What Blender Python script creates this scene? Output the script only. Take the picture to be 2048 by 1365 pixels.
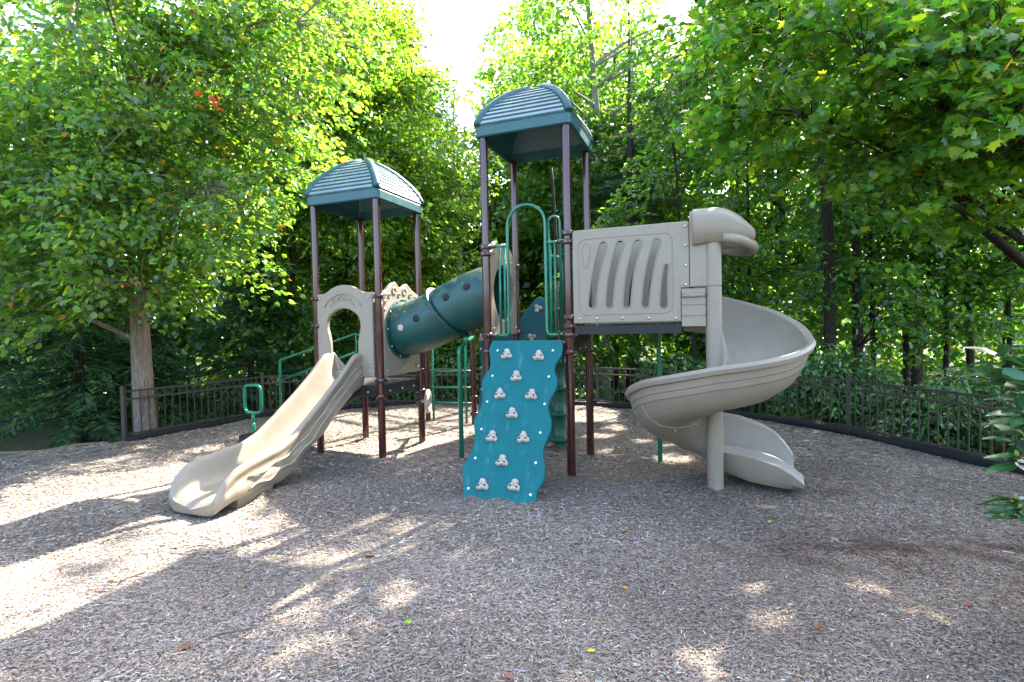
import bpy, bmesh, math, random
import numpy as np
from mathutils import Vector, Matrix

for o in list(bpy.data.objects): bpy.data.objects.remove(o)
scene = bpy.context.scene
COL = scene.collection
rng = np.random.default_rng(7)
random.seed(7)
R = math.radians

# ------------------------------------------------------------------ camera, sky, sun, exposure
cam_d = bpy.data.cameras.new('camera'); cam = bpy.data.objects.new('camera', cam_d); COL.objects.link(cam)
cam_d.sensor_width = 36.0; cam_d.lens = 36.0 * 1048.0 / 2048.0
cam_d.clip_start = 0.05; cam_d.clip_end = 600
PITCH, ROLL, CAMH = R(1.58), R(1.18), 2.0
_f = Vector((0, math.cos(PITCH), -math.sin(PITCH))); _r0 = Vector((1, 0, 0)); _u0 = _r0.cross(_f)
_r = math.cos(ROLL) * _r0 - math.sin(ROLL) * _u0; _u = math.cos(ROLL) * _u0 + math.sin(ROLL) * _r0
m = Matrix.Identity(4)
for i in range(3):
    m[i][0] = _r[i]; m[i][1] = _u[i]; m[i][2] = -_f[i]
m[2][3] = CAMH
cam.matrix_world = m
scene.camera = cam

SUN_AZ, SUN_EL = R(37), R(44.5)
SUND = np.array([math.sin(SUN_AZ) * math.cos(SUN_EL), math.cos(SUN_AZ) * math.cos(SUN_EL), math.sin(SUN_EL)])
world = bpy.data.worlds.new('World'); scene.world = world; world.use_nodes = True
nt = world.node_tree
bg = nt.nodes['Background']; sky = nt.nodes.new('ShaderNodeTexSky'); sky.sky_type = 'NISHITA'
sky.sun_disc = False; sky.sun_elevation = SUN_EL; sky.sun_rotation = SUN_AZ
sky.air_density = 1.0; sky.dust_density = 3.5; sky.ozone_density = 1.0
nt.links.new(sky.outputs[0], bg.inputs[0]); bg.inputs[1].default_value = 0.15
sl = bpy.data.lights.new('sun', 'SUN'); sl.energy = 5.0; sl.angle = R(0.55); sl.color = (1.0, 0.93, 0.82)
sun = bpy.data.objects.new('sun', sl); COL.objects.link(sun)
sun.rotation_euler = Vector(SUND).to_track_quat('Z', 'Y').to_euler(); sun.location = (10, 17, 22)
vs = scene.view_settings
vs.view_transform = 'Standard'; vs.look = 'None'; vs.gamma = 1.0; vs.exposure = 3.0
scene.render.engine = 'CYCLES'
scene.cycles.max_bounces = 8; scene.cycles.diffuse_bounces = 4; scene.cycles.transmission_bounces = 6
scene.cycles.transparent_max_bounces = 8

# ------------------------------------------------------------------ materials
MATS = {}
def new_mat(name):
    mt = bpy.data.materials.new(name); mt.use_nodes = True
    n = mt.node_tree; b = n.nodes['Principled BSDF']; MATS[name] = mt
    return mt, n, b
def N(n, t, **kw):
    x = n.nodes.new(t)
    for k, v in kw.items(): setattr(x, k, v)
    return x
def solid(name, col, rough=.5, metal=0., var=.12, scale=6., bump=.02, bscale=180., spec=.5, coat=0., scuff=None):
    mt, n, b = new_mat(name)
    tc = N(n, 'ShaderNodeTexCoord')
    nz = N(n, 'ShaderNodeTexNoise'); nz.inputs['Scale'].default_value = scale; nz.inputs['Detail'].default_value = 6
    n.links.new(tc.outputs['Object'], nz.inputs['Vector'])
    mr = N(n, 'ShaderNodeMapRange'); mr.inputs['From Min'].default_value = .3; mr.inputs['From Max'].default_value = .7
    mr.inputs['To Min'].default_value = 1 - var; mr.inputs['To Max'].default_value = 1 + var
    n.links.new(nz.outputs['Fac'], mr.inputs['Value'])
    vm = N(n, 'ShaderNodeVectorMath', operation='SCALE'); vm.inputs[0].default_value = col
    fn = N(n, 'ShaderNodeTexNoise'); fn.inputs['Scale'].default_value = scale * 26; fn.inputs['Detail'].default_value = 2
    n.links.new(tc.outputs['Object'], fn.inputs['Vector'])
    fr_ = N(n, 'ShaderNodeMapRange'); fr_.inputs['From Min'].default_value = .3; fr_.inputs['From Max'].default_value = .7
    fr_.inputs['To Min'].default_value = 1 - var * .8; fr_.inputs['To Max'].default_value = 1 + var * .8; n.links.new(fn.outputs['Fac'], fr_.inputs['Value'])
    ml_ = N(n, 'ShaderNodeMath', operation='MULTIPLY'); n.links.new(mr.outputs[0], ml_.inputs[0]); n.links.new(fr_.outputs[0], ml_.inputs[1])
    n.links.new(ml_.outputs[0], vm.inputs['Scale'])
    n.links.new(vm.outputs[0], b.inputs['Base Color'])
    if scuff:
        mp_ = N(n, 'ShaderNodeMapping'); mp_.inputs['Scale'].default_value = scuff[1]; mp_.inputs['Rotation'].default_value = (.2, .35, .5); n.links.new(tc.outputs['Object'], mp_.inputs['Vector'])
        sn = N(n, 'ShaderNodeTexNoise'); sn.inputs['Scale'].default_value = 3; sn.inputs['Detail'].default_value = 8; sn.inputs['Roughness'].default_value = .7; n.links.new(mp_.outputs[0], sn.inputs['Vector'])
        sc_ = N(n, 'ShaderNodeMapRange'); sc_.inputs['From Min'].default_value = .56; sc_.inputs['From Max'].default_value = .74; sc_.inputs['To Max'].default_value = scuff[2]; n.links.new(sn.outputs['Fac'], sc_.inputs['Value'])
        mx_ = N(n, 'ShaderNodeMix', data_type='RGBA'); n.links.new(sc_.outputs[0], mx_.inputs['Factor']); n.links.new(vm.outputs[0], mx_.inputs['A']); mx_.inputs['B'].default_value = scuff[0] + (1,)
        n.links.new(mx_.outputs['Result'], b.inputs['Base Color'])
    rr = N(n, 'ShaderNodeMapRange'); rr.inputs['To Min'].default_value = max(.05, rough - .1); rr.inputs['To Max'].default_value = min(1, rough + .12)
    n.links.new(nz.outputs['Fac'], rr.inputs['Value']); n.links.new(rr.outputs[0], b.inputs['Roughness'])
    b.inputs['Metallic'].default_value = metal; b.inputs['Specular IOR Level'].default_value = spec
    b.inputs['Coat Weight'].default_value = coat
    if bump > 0:
        n2 = N(n, 'ShaderNodeTexNoise'); n2.inputs['Scale'].default_value = bscale; n2.inputs['Detail'].default_value = 3
        n.links.new(tc.outputs['Object'], n2.inputs['Vector'])
        bp = N(n, 'ShaderNodeBump'); bp.inputs['Strength'].default_value = bump * 5; bp.inputs['Distance'].default_value = .004
        n.links.new(n2.outputs['Fac'], bp.inputs['Height']); n.links.new(bp.outputs[0], b.inputs['Normal'])
    return mt
M_BEIGE = solid('beige_plastic', (.262, .220, .163), .42, var=.06, scale=3, bump=.03, bscale=260, scuff=((.16, .135, .10), (1.2, 1.2, .5), .42))
M_TAN = solid('tan_slide_plastic', (.27, .22, .155), .36, var=.06, scale=3, bump=.02, bscale=260, scuff=((.15, .12, .085), (2.4, .5, 1.2), .45))
M_HOLD = solid('hold_resin', (.46, .38, .30), .6, var=.08, scale=20, bump=.05)
M_MAROON = solid('maroon_powder_coat', (.05, .012, .012), .16, var=.05, bump=0, spec=.6, coat=.25)
M_GREEN = solid('green_powder_coat', (.003, .14, .075), .22, var=.05, bump=0, coat=.3)
M_DGREEN = solid('dark_green_tube', (.012, .10, .055), .38, var=.12, bump=.01)
M_TEAL = solid('teal_board', (.0, .115, .118), .5, var=.08, scale=5, bump=.02, spec=.25, scuff=((.16, .30, .32), (5, .7, 1.4), .38))
M_DECK = solid('vinyl_deck', (.022, .022, .023), .55, var=.15, bump=.05, spec=.3)
M_BRONZE = solid('fence_bronze', (.062, .052, .046), .35, var=.15, scale=15, metal=.2, bump=.02, spec=.35)
M_BORDER = solid('black_border', (.014, .015, .016), .75, var=.25, bump=.06, spec=.2)
M_BOLT = solid('steel_bolt', (.62, .60, .56), .28, metal=.8, var=.05, bump=0)
M_BLACK = solid('hole_shade_and_mark', (.006, .007, .007), .7, var=.0, bump=0)  # black for the panel mark and for shade painted in holes
M_WHITE = solid('white_cap', (.75, .76, .76), .4, var=.03, bump=0)
M_CHIPW = solid('edge_timber', (.15, .11, .07), .85, var=.3, scale=20, bump=.1)
M_TWIG = solid('twig_wood', (.16, .11, .075), .85, var=.3, scale=25, bump=.1)

def mat_teal_roof(name, col):
    mt = solid(name, col, .4, var=.12, scale=5, bump=.03)
    n = mt.node_tree; b = n.nodes['Principled BSDF']; src = b.inputs['Base Color'].links[0].from_socket
    tc = N(n, 'ShaderNodeTexCoord'); nz = N(n, 'ShaderNodeTexNoise'); nz.inputs['Scale'].default_value = 9; nz.inputs['Detail'].default_value = 9
    nz.inputs['Roughness'].default_value = .75
    n.links.new(tc.outputs['Object'], nz.inputs['Vector'])
    cr = N(n, 'ShaderNodeValToRGB'); cr.color_ramp.elements[0].position = .5; cr.color_ramp.elements[1].position = .68
    n.links.new(nz.outputs['Fac'], cr.inputs['Fac'])
    ge = N(n, 'ShaderNodeNewGeometry'); sp = N(n, 'ShaderNodeSeparateXYZ'); n.links.new(ge.outputs['Normal'], sp.inputs[0])
    mr = N(n, 'ShaderNodeMapRange'); mr.inputs['From Min'].default_value = .2; mr.inputs['From Max'].default_value = .9
    n.links.new(sp.outputs['Z'], mr.inputs['Value'])
    mu = N(n, 'ShaderNodeMath', operation='MULTIPLY'); n.links.new(cr.outputs[0], mu.inputs[0]); n.links.new(mr.outputs[0], mu.inputs[1])
    mu2 = N(n, 'ShaderNodeMath', operation='MULTIPLY'); n.links.new(mu.outputs[0], mu2.inputs[0]); mu2.inputs[1].default_value = .8
    mx = N(n, 'ShaderNodeMix', data_type='RGBA'); n.links.new(mu2.outputs[0], mx.inputs['Factor'])
    n.links.new(src, mx.inputs['A']); mx.inputs['B'].default_value = (.38, .36, .14, 1)
    n.links.new(mx.outputs['Result'], b.inputs['Base Color'])
    return mt
M_ROOF = mat_teal_roof('teal_green_roof', (.02, .09, .10))
M_SLAT = solid('roof_slat_sky_sheen', (.21, .30, .32), .26, var=.06, scale=5, bump=.04)  # slats paled so their colour carries the sky's reflection
M_TUBE = mat_teal_roof('green_tunnel', (.004, .06, .054))

def mat_perf():
    mt = solid('perforated_deck', (.03, .031, .034), .55, var=.1, bump=.03)
    n = mt.node_tree; b = n.nodes['Principled BSDF']; out = [x for x in n.nodes if x.type == 'OUTPUT_MATERIAL'][0]
    tc = N(n, 'ShaderNodeTexCoord')
    sc = N(n, 'ShaderNodeVectorMath', operation='SCALE'); sc.inputs['Scale'].default_value = 1 / .05
    n.links.new(tc.outputs['Object'], sc.inputs[0])
    fr = N(n, 'ShaderNodeVectorMath', operation='FRACTION'); n.links.new(sc.outputs[0], fr.inputs[0])
    sb = N(n, 'ShaderNodeVectorMath', operation='SUBTRACT'); sb.inputs[1].default_value = (.5, .5, .5); n.links.new(fr.outputs[0], sb.inputs[0])
    ml = N(n, 'ShaderNodeVectorMath', operation='MULTIPLY'); ml.inputs[1].default_value = (1, 1, 0); n.links.new(sb.outputs[0], ml.inputs[0])
    ln = N(n, 'ShaderNodeVectorMath', operation='LENGTH'); n.links.new(ml.outputs[0], ln.inputs[0])
    lt = N(n, 'ShaderNodeMath', operation='LESS_THAN'); lt.inputs[1].default_value = .3; n.links.new(ln.outputs['Value'], lt.inputs[0])
    tr = N(n, 'ShaderNodeBsdfTransparent'); mx = N(n, 'ShaderNodeMixShader')
    n.links.new(lt.outputs[0], mx.inputs[0]); n.links.new(b.outputs[0], mx.inputs[1]); n.links.new(tr.outputs[0], mx.inputs[2])
    n.links.new(mx.outputs[0], out.inputs[0])
    return mt
M_PERF = mat_perf()

def mat_leaf(name, trans=.42, rough=.38, boost=1.7, spec=.5):
    mt, n, b = new_mat(name)
    out = [x for x in n.nodes if x.type == 'OUTPUT_MATERIAL'][0]
    at = N(n, 'ShaderNodeAttribute'); at.attribute_name = 'col'
    n.links.new(at.outputs['Color'], b.inputs['Base Color'])
    b.inputs['Roughness'].default_value = rough; b.inputs['Specular IOR Level'].default_value = spec
    tl = N(n, 'ShaderNodeBsdfTranslucent')
    vm = N(n, 'ShaderNodeVectorMath', operation='MULTIPLY'); vm.inputs[1].default_value = (boost * 1.05, boost, boost * .26)
    n.links.new(at.outputs['Color'], vm.inputs[0]); n.links.new(vm.outputs[0], tl.inputs['Color'])
    mx = N(n, 'ShaderNodeMixShader'); mx.inputs[0].default_value = trans
    n.links.new(b.outputs[0], mx.inputs[1]); n.links.new(tl.outputs[0], mx.inputs[2])
    n.links.new(mx.outputs[0], out.inputs[0])
    return mt
M_LEAF = mat_leaf('leaf', .52, .24, 2.3, .75)
M_NEEDLE = mat_leaf('needle', .3, .5, 1.4, .3)
M_GLOSSY = mat_leaf('glossy_leaf', .18, .32, 1.4, .6)

def mat_attr(name, rough=.9, spec=.2):
    mt, n, b = new_mat(name)
    at = N(n, 'ShaderNodeAttribute'); at.attribute_name = 'col'
    n.links.new(at.outputs['Color'], b.inputs['Base Color']); b.inputs['Roughness'].default_value = rough
    b.inputs['Specular IOR Level'].default_value = spec
    return mt
M_CHIP = mat_attr('wood_chip', .85, .25)

def mat_ground(name, stops, scale, bumpd):
    mt, n, b = new_mat(name)
    tc = N(n, 'ShaderNodeTexCoord')
    vo = N(n, 'ShaderNodeTexVoronoi'); vo.inputs['Scale'].default_value = scale
    mp = N(n, 'ShaderNodeMapping'); mp.inputs['Scale'].default_value = (1, 2.2, 1); mp.inputs['Rotation'].default_value = (0, 0, .5)
    nz = N(n, 'ShaderNodeTexNoise'); nz.inputs['Scale'].default_value = scale * .25; nz.inputs['Detail'].default_value = 4
    n.links.new(tc.outputs['Object'], nz.inputs['Vector'])
    ad = N(n, 'ShaderNodeMix', data_type='VECTOR'); ad.inputs['Factor'].default_value = .12
    n.links.new(tc.outputs['Object'], ad.inputs['A']); n.links.new(nz.outputs['Color'], ad.inputs['B'])
    n.links.new(ad.outputs['Result'], mp.inputs['Vector']); n.links.new(mp.outputs[0], vo.inputs['Vector'])
    cr = N(n, 'ShaderNodeValToRGB'); e = cr.color_ramp.elements
    e[0].position = stops[0][0]; e[0].color = stops[0][1] + (1,); e[1].position = stops[-1][0]; e[1].color = stops[-1][1] + (1,)
    for p, c in stops[1:-1]:
        x = e.new(p); x.color = c + (1,)
    sp = N(n, 'ShaderNodeSeparateColor'); n.links.new(vo.outputs['Color'], sp.inputs[0])
    n.links.new(sp.outputs[0], cr.inputs['Fac'])
    n3 = N(n, 'ShaderNodeTexNoise'); n3.inputs['Scale'].default_value = .8; n3.inputs['Detail'].default_value = 5
    n.links.new(tc.outputs['Object'], n3.inputs['Vector'])
    mr = N(n, 'ShaderNodeMapRange'); mr.inputs['From Min'].default_value = .3; mr.inputs['From Max'].default_value = .7
    mr.inputs['To Min'].default_value = .78; mr.inputs['To Max'].default_value = 1.12; n.links.new(n3.outputs['Fac'], mr.inputs['Value'])
    vm = N(n, 'ShaderNodeVectorMath', operation='SCALE'); n.links.new(cr.outputs[0], vm.inputs[0]); n.links.new(mr.outputs[0], vm.inputs['Scale'])
    n.links.new(vm.outputs[0], b.inputs['Base Color']); b.inputs['Roughness'].default_value = .92
    b.inputs['Specular IOR Level'].default_value = .15
    bp = N(n, 'ShaderNodeBump'); bp.inputs['Strength'].default_value = 1; bp.inputs['Distance'].default_value = bumpd
    n.links.new(sp.outputs[1], bp.inputs['Height']); n.links.new(bp.outputs[0], b.inputs['Normal'])
    return mt
M_MULCH = mat_ground('mulch', [(0, (.085, .068, .056)), (.4, (.18, .152, .128)), (.75, (.245, .21, .18)), (1, (.34, .30, .26))], 60, .02)
M_FLOOR = mat_ground('leaf_litter', [(0, (.012, .016, .006)), (.5, (.03, .034, .012)), (1, (.06, .05, .022))], 14, .03)

def mat_bark(name, c0, c1, vscale=1.0):
    mt, n, b = new_mat(name)
    tc = N(n, 'ShaderNodeTexCoord'); mp = N(n, 'ShaderNodeMapping'); mp.inputs['Scale'].default_value = (1, 1, .16)
    n.links.new(tc.outputs['Object'], mp.inputs['Vector'])
    nz = N(n, 'ShaderNodeTexNoise'); nz.inputs['Scale'].default_value = 34 * vscale; nz.inputs['Detail'].default_value = 8; nz.inputs['Roughness'].default_value = .7
    n.links.new(mp.outputs[0], nz.inputs['Vector'])
    cr = N(n, 'ShaderNodeValToRGB'); e = cr.color_ramp.elements
    e[0].position = .34; e[0].color = c0 + (1,); e[1].position = .66; e[1].color = c1 + (1,)
    n.links.new(nz.outputs['Fac'], cr.inputs['Fac']); n.links.new(cr.outputs[0], b.inputs['Base Color'])
    b.inputs['Roughness'].default_value = .9; b.inputs['Specular IOR Level'].default_value = .2
    bp = N(n, 'ShaderNodeBump'); bp.inputs['Strength'].default_value = .9; bp.inputs['Distance'].default_value = .02
    n.links.new(nz.outputs['Fac'], bp.inputs['Height']); n.links.new(bp.outputs[0], b.inputs['Normal'])
    return mt
M_BARK = mat_bark('grey_brown_bark', (.11, .085, .066), (.31, .25, .20))
M_BARKD = mat_bark('dark_bark', (.018, .014, .011), (.065, .052, .043))
M_BARKP = mat_bark('pale_bark', (.13, .12, .10), (.36, .34, .30))

# ------------------------------------------------------------------ mesh helpers
def link(o, parent=None):
    COL.objects.link(o)
    if parent is not None: o.parent = parent
    return o
def tag(o, label=None, cat=None, group=None, kind=None):
    if label: o['label'] = label
    if cat: o['category'] = cat
    if group: o['group'] = group
    if kind: o['kind'] = kind
    return o
def empty(name, loc=(0, 0, 0), rz=0.):
    o = bpy.data.objects.new(name, None); o.location = loc; o.rotation_euler = (0, 0, rz); o.empty_display_size = .2
    COL.objects.link(o); return o
class MB:
    def __init__(s): s.v = []; s.f = []; s.sm = []
    def add(s, v, f, smooth=True):
        k = len(s.v); s.v += [tuple(x) for x in v]; s.f += [tuple(i + k for i in q) for q in f]; s.sm += [smooth] * len(f)
        return s
    def box(s, c, h, rot=None):
        P = [Vector((x * h[0], y * h[1], z * h[2])) for x in (-1, 1) for y in (-1, 1) for z in (-1, 1)]
        if rot is not None: P = [rot @ p for p in P]
        c = Vector(c)
        return s.add([p + c for p in P], [(0, 1, 3, 2), (4, 6, 7, 5), (0, 4, 5, 1), (2, 3, 7, 6), (0, 2, 6, 4), (1, 5, 7, 3)], False)
    def tube(s, pts, r, n=10, cap=True, closed=False):
        pts = [Vector(p) for p in pts]; L = len(pts)
        rs = r if hasattr(r, '__len__') else [r] * L
        V = []; up = None
        for i in range(L):
            if closed: d = pts[(i + 1) % L] - pts[i - 1]
            elif i == 0: d = pts[1] - pts[0]
            elif i == L - 1: d = pts[-1] - pts[-2]
            else: d = (pts[i + 1] - pts[i]).normalized() + (pts[i] - pts[i - 1]).normalized()
            if d.length < 1e-9: d = Vector((0, 0, 1))
            d.normalize()
            if up is None:
                up = Vector((0, 0, 1)) if abs(d.z) < .9 else Vector((1, 0, 0))
            a = d.cross(up)
            if a.length < 1e-6: a = d.cross(Vector((0, 1, .3)))
            a.normalize(); b = a.cross(d); up = b
            for k in range(n):
                t = 2 * math.pi * k / n
                V.append(pts[i] + (a * math.cos(t) + b * math.sin(t)) * rs[i])
        Fc = []
        for i in range(L if closed else L - 1):
            j = (i + 1) % L
            for k in range(n):
                q = (k + 1) % n
                Fc.append((i * n + k, i * n + q, j * n + q, j * n + k))
        s.add(V, Fc, True)
        if cap and not closed:
            k0 = len(s.v) - len(V)
            s.f.append(tuple(k0 + k for k in range(n))[::-1]); s.sm.append(False)
            s.f.append(tuple(k0 + (L - 1) * n + k for k in range(n))); s.sm.append(False)
        return s
    def lathe(s, prof, c=(0, 0, 0), n=20, axis='z'):
        V = []; L = len(prof); c = Vector(c)
        for (r, z) in prof:
            for k in range(n):
                t = 2 * math.pi * k / n; p = (r * math.cos(t), r * math.sin(t), z)
                if axis == 'y': p = (p[0], p[2], p[1])
                if axis == 'x': p = (p[2], p[0], p[1])
                V.append(c + Vector(p))
        Fc = [(i * n + k, i * n + (k + 1) % n, (i + 1) * n + (k + 1) % n, (i + 1) * n + k) for i in range(L - 1) for k in range(n)]
        s.add(V, Fc, True)
        k0 = len(s.v) - len(V)
        if prof[0][0] > 1e-4: s.f.append(tuple(k0 + k for k in range(n))[::-1]); s.sm.append(False)
        if prof[-1][0] > 1e-4: s.f.append(tuple(k0 + (L - 1) * n + k for k in range(n))); s.sm.append(False)
        return s
    def mesh(s, name, mat=None):
        me = bpy.data.meshes.new(name); me.from_pydata(s.v, [], s.f); me.update()
        me.polygons.foreach_set('use_smooth', s.sm)
        bm = bmesh.new(); bm.from_mesh(me); bmesh.ops.recalc_face_normals(bm, faces=bm.faces); bm.to_mesh(me); bm.free()
        if mat: me.materials.append(mat)
        return me
    def build(s, name, mat, parent=None, label=None, loc=(0, 0, 0), sharp=None):
        o = bpy.data.objects.new(name, s.mesh(name, mat)); o.location = loc; link(o, parent)
        if sharp: o.data.set_sharp_from_angle(angle=R(sharp))
        if label: o['label'] = label
        return o
def put(name, me, parent, loc, rot=(0, 0, 0), scale=None, label=None):
    o = bpy.data.objects.new(name, me); o.location = loc; o.rotation_euler = rot
    if scale: o.scale = scale
    link(o, parent)
    if label: o['label'] = label
    return o
def plate(name, outlines, thick, bevel, mat, mapping, parent=None, label=None):
    """flat board with holes from 2D outlines (first is the outer edge), mapped to 3D by a 4x4 matrix"""
    cu = bpy.data.curves.new(name, 'CURVE'); cu.dimensions = '2D'; cu.fill_mode = 'BOTH'
    cu.extrude = thick / 2 - bevel; cu.bevel_depth = bevel; cu.bevel_resolution = 2; cu.offset = -bevel
    for i, ol in enumerate(outlines):
        ar = sum(ol[k][0] * ol[(k + 1) % len(ol)][1] - ol[(k + 1) % len(ol)][0] * ol[k][1] for k in range(len(ol)))
        if (ar > 0) == (i > 0): ol = ol[::-1]
        sp = cu.splines.new('POLY'); sp.points.add(len(ol) - 1); sp.use_cyclic_u = True
        for p, q in zip(sp.points, ol): p.co = (q[0], q[1], 0, 1)
    tmp = bpy.data.objects.new(name, cu); COL.objects.link(tmp)
    dg = bpy.context.evaluated_depsgraph_get(); dg.update()
    me = bpy.data.meshes.new_from_object(tmp.evaluated_get(dg)); bpy.data.objects.remove(tmp); bpy.data.curves.remove(cu)
    me.transform(mapping); me.name = name; me.materials.clear(); me.materials.append(mat)
    bm = bmesh.new(); bm.from_mesh(me); bmesh.ops.remove_doubles(bm, verts=bm.verts, dist=1e-5)
    bmesh.ops.recalc_face_normals(bm, faces=bm.faces); bm.to_mesh(me); bm.free()
    me.polygons.foreach_set('use_smooth', [False] * len(me.polygons))
    o = bpy.data.objects.new(name, me); link(o, parent)
    if label: o['label'] = label
    return o
def smooth_poly(pts, k=4, closed=True):
    """Catmull-Rom through 2D/3D points"""
    P = [np.array(p, float) for p in pts]; n = len(P); out = []
    rngi = range(n) if closed else range(n - 1)
    for i in rngi:
        if closed: a, b, c, d = P[i - 1], P[i], P[(i + 1) % n], P[(i + 2) % n]
        else: a, b, c, d = P[max(i - 1, 0)], P[i], P[i + 1], P[min(i + 2, n - 1)]
        for j in range(k):
            t = j / k
            out.append(.5 * ((2 * b) + (-a + c) * t + (2 * a - 5 * b + 4 * c - d) * t * t + (-a + 3 * b - 3 * c + d) * t ** 3))
    if not closed: out.append(P[-1])
    return [tuple(float(x) for x in p) for p in out]
def rrect(x0, y0, x1, y1, r, k=5):
    o = []
    for cx, cy, a in ((x1 - r, y1 - r, 0), (x0 + r, y1 - r, 90), (x0 + r, y0 + r, 180), (x1 - r, y0 + r, 270)):
        for i in range(k + 1):
            t = R(a + 90 * i / k); o.append((cx + r * math.cos(t), cy + r * math.sin(t)))
    return o
def circle(cx, cy, r, n=28): return [(cx + r * math.cos(2 * math.pi * i / n), cy + r * math.sin(2 * math.pi * i / n)) for i in range(n)]
def interp(x, xs, ys): return float(np.interp(x, xs, ys))
def arc(c, r, a0, a1, n, ax=0, bx=2):
    o = []
    for i in range(n + 1):
        t = R(a0 + (a1 - a0) * i / n); p = list(c); p[ax] += r * math.cos(t); p[bx] += r * math.sin(t); o.append(tuple(p))
    return o

# ------------------------------------------------------------------ ground
FENCE = [(-7.33, 9.82), (-5.95, 12.42), (-3.45, 13.75), (-.55, 13.6), (2.1, 13.0), (4.45, 11.25), (5.92, 9.22), (6.5, 6.4), (6.62, 3.5)]
EDGE = [(-30, 4.2), (-16, 7.0), (-10.5, 8.5), (-8.75, 8.95), (-7.5, 9.55)] + FENCE + [(6.7, 0), (6.8, -6), (0, -12), (-18, -10), (-30, -4)]
BASES = [(.75, 6.88, .03), (1.17, 7.97, .03), (-.34, 7.3, .03), (.08, 8.39, .03), (-3.1, 8.35, .03), (-2.0, 7.93, .035), (-1.59, 9.02, .03), (-2.68, 9.44, .03), (2.41, 6.24, .04), (-.15, 5.85, .05), (.2, 5.7, .05), (-.5, 6.0, .05), (-.8, 7.88, .03), (2.3, 7.55, .03), (-3.05, 6.3, .05), (.75, 8.64, .05)]
def gnoise(x, y):
    return (.022 * np.sin(1.3 * x + .7) * np.cos(1.1 * y + .3) + .014 * np.sin(2.9 * x - 1.7 * y) + .010 * np.cos(3.7 * y + 2.2 * x + 1)
            - .05 * np.exp(-((x + 3.5) ** 2 + (y - 5.7) ** 2) / .25) - .05 * np.exp(-((x - 3.35) ** 2 + (y - 6.0) ** 2) / .16) + .05 * np.exp(-((x + 2.55) ** 2 + (y - 6.3) ** 2) / .3)
            + sum(h_ * np.exp(-((x - bx_) ** 2 + (y - by_) ** 2) / .022) for bx_, by_, h_ in BASES))
def sheet(name, c, edge, nr, mat, zf, extra=None):
    E_ = np.array(smooth_poly(edge, 6)) if False else np.array(edge, float)
    # densify the edge
    pts = []
    for i in range(len(E_)):
        a, b = E_[i], E_[(i + 1) % len(E_)]; k = max(2, int(np.linalg.norm(b - a) / .35))
        pts += [a + (b - a) * j / k for j in range(k)]
    P = np.array(pts); n = len(P); V = [(c[0], c[1], float(zf(c[0], c[1])))]; Fc = []
    for j in range(1, nr + 1):
        t = (j / nr)
        q = np.array(c) + (P - np.array(c)) * t
        z = zf(q[:, 0], q[:, 1])
        V += [(float(a), float(b), float(d)) for (a, b), d in zip(q, z)]
    for k in range(n): Fc.append((0, 1 + k, 1 + (k + 1) % n))
    for j in range(nr - 1):
        for k in range(n):
            a = 1 + j * n; b = a + n; Fc.append((a + k, b + k, b + (k + 1) % n, a + (k + 1) % n))
    me = bpy.data.meshes.new(name); me.from_pydata(V, [], Fc); me.update(); me.polygons.foreach_set('use_smooth', [True] * len(Fc)); me.materials.append(mat)
    o = bpy.data.objects.new(name, me); COL.objects.link(o); return o
tag(sheet('mulch_ground', (-.6, 6.0), EDGE, 70, M_MULCH, gnoise), kind='structure')
# forest floor: falls away from the fence, climbs to a far hillside
def floor_z(x, y):
    d = np.hypot(x + .6, (y - 5.5) * .85)
    z = -.16 - 1.1 * np.clip((d - 7.8) / 6, 0, 1) + .0016 * np.clip(d - 18, 0, 80) ** 2
    return z + .08 * np.sin(.9 * x) * np.cos(.8 * y)
gv = []; gf = []; gs = np.concatenate([np.linspace(-160, -24, 18), np.linspace(-22, 22, 60), np.linspace(24, 160, 18)])
XX, YY = np.meshgrid(gs, gs + 6); ZZ = floor_z(XX, YY); n_ = len(gs)
gv = np.stack([XX.ravel(), YY.ravel(), np.minimum(ZZ.ravel(), 14)], 1).tolist()
gf = [(j * n_ + i, j * n_ + i + 1, (j + 1) * n_ + i + 1, (j + 1) * n_ + i) for j in range(n_ - 1) for i in range(n_ - 1)]
me = bpy.data.meshes.new('forest_floor'); me.from_pydata(gv, [], gf); me.update(); me.polygons.foreach_set('use_smooth', [True] * len(gf)); me.materials.append(M_FLOOR)
tag(link(bpy.data.objects.new('forest_floor', me)), kind='structure')

# ------------------------------------------------------------------ fence
fence = empty('picket_fence', (-7.33, 9.82, 0))
tag(fence, 'dark bronze metal picket fence curving around the back of the mulch', 'fence')
F0 = Vector((-7.33, 9.82, 0))
me_pick = MB().box((0, 0, 0), (.0085, .0085, .44)).mesh('picket', M_BRONZE)
me_post = MB().box((0, 0, .44), (.032, .032, .54)).box((0, 0, 1.0), (.037, .037, .016)).lathe([(.03, 1.015), (.02, 1.035), (0, 1.04)], n=4).mesh('post', M_BRONZE)
for i, (x, y) in enumerate(FENCE):
    put('post', me_post, fence, Vector((x, y, 0)) - F0, (0, 0, .4 * i))
for i in range(len(FENCE) - 1):
    a = Vector(FENCE[i] + (0,)); b = Vector(FENCE[i + 1] + (0,)); L = (b - a).length; d = (b - a) / L; ang = math.atan2(d.y, d.x)
    mid = (a + b) / 2 - F0
    for z, h in ((.925, .017), (.775, .017), (.115, .017)):
        me = MB().box((0, 0, 0), (L / 2 - .03, .016, h)).mesh('rail', M_BRONZE)
        put('rail', me, fence, mid + Vector((0, 0, z)), (0, random.uniform(-.002, .002), ang))
    n = int(L / .142)
    for k in range(1, n):
        p = a + d * (L * k / n) - F0
        put('picket', me_pick, fence, p + Vector((0, 0, .485 + random.uniform(-.004, .004))), (random.uniform(-.012, .012), random.uniform(-.012, .012), ang))
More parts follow.
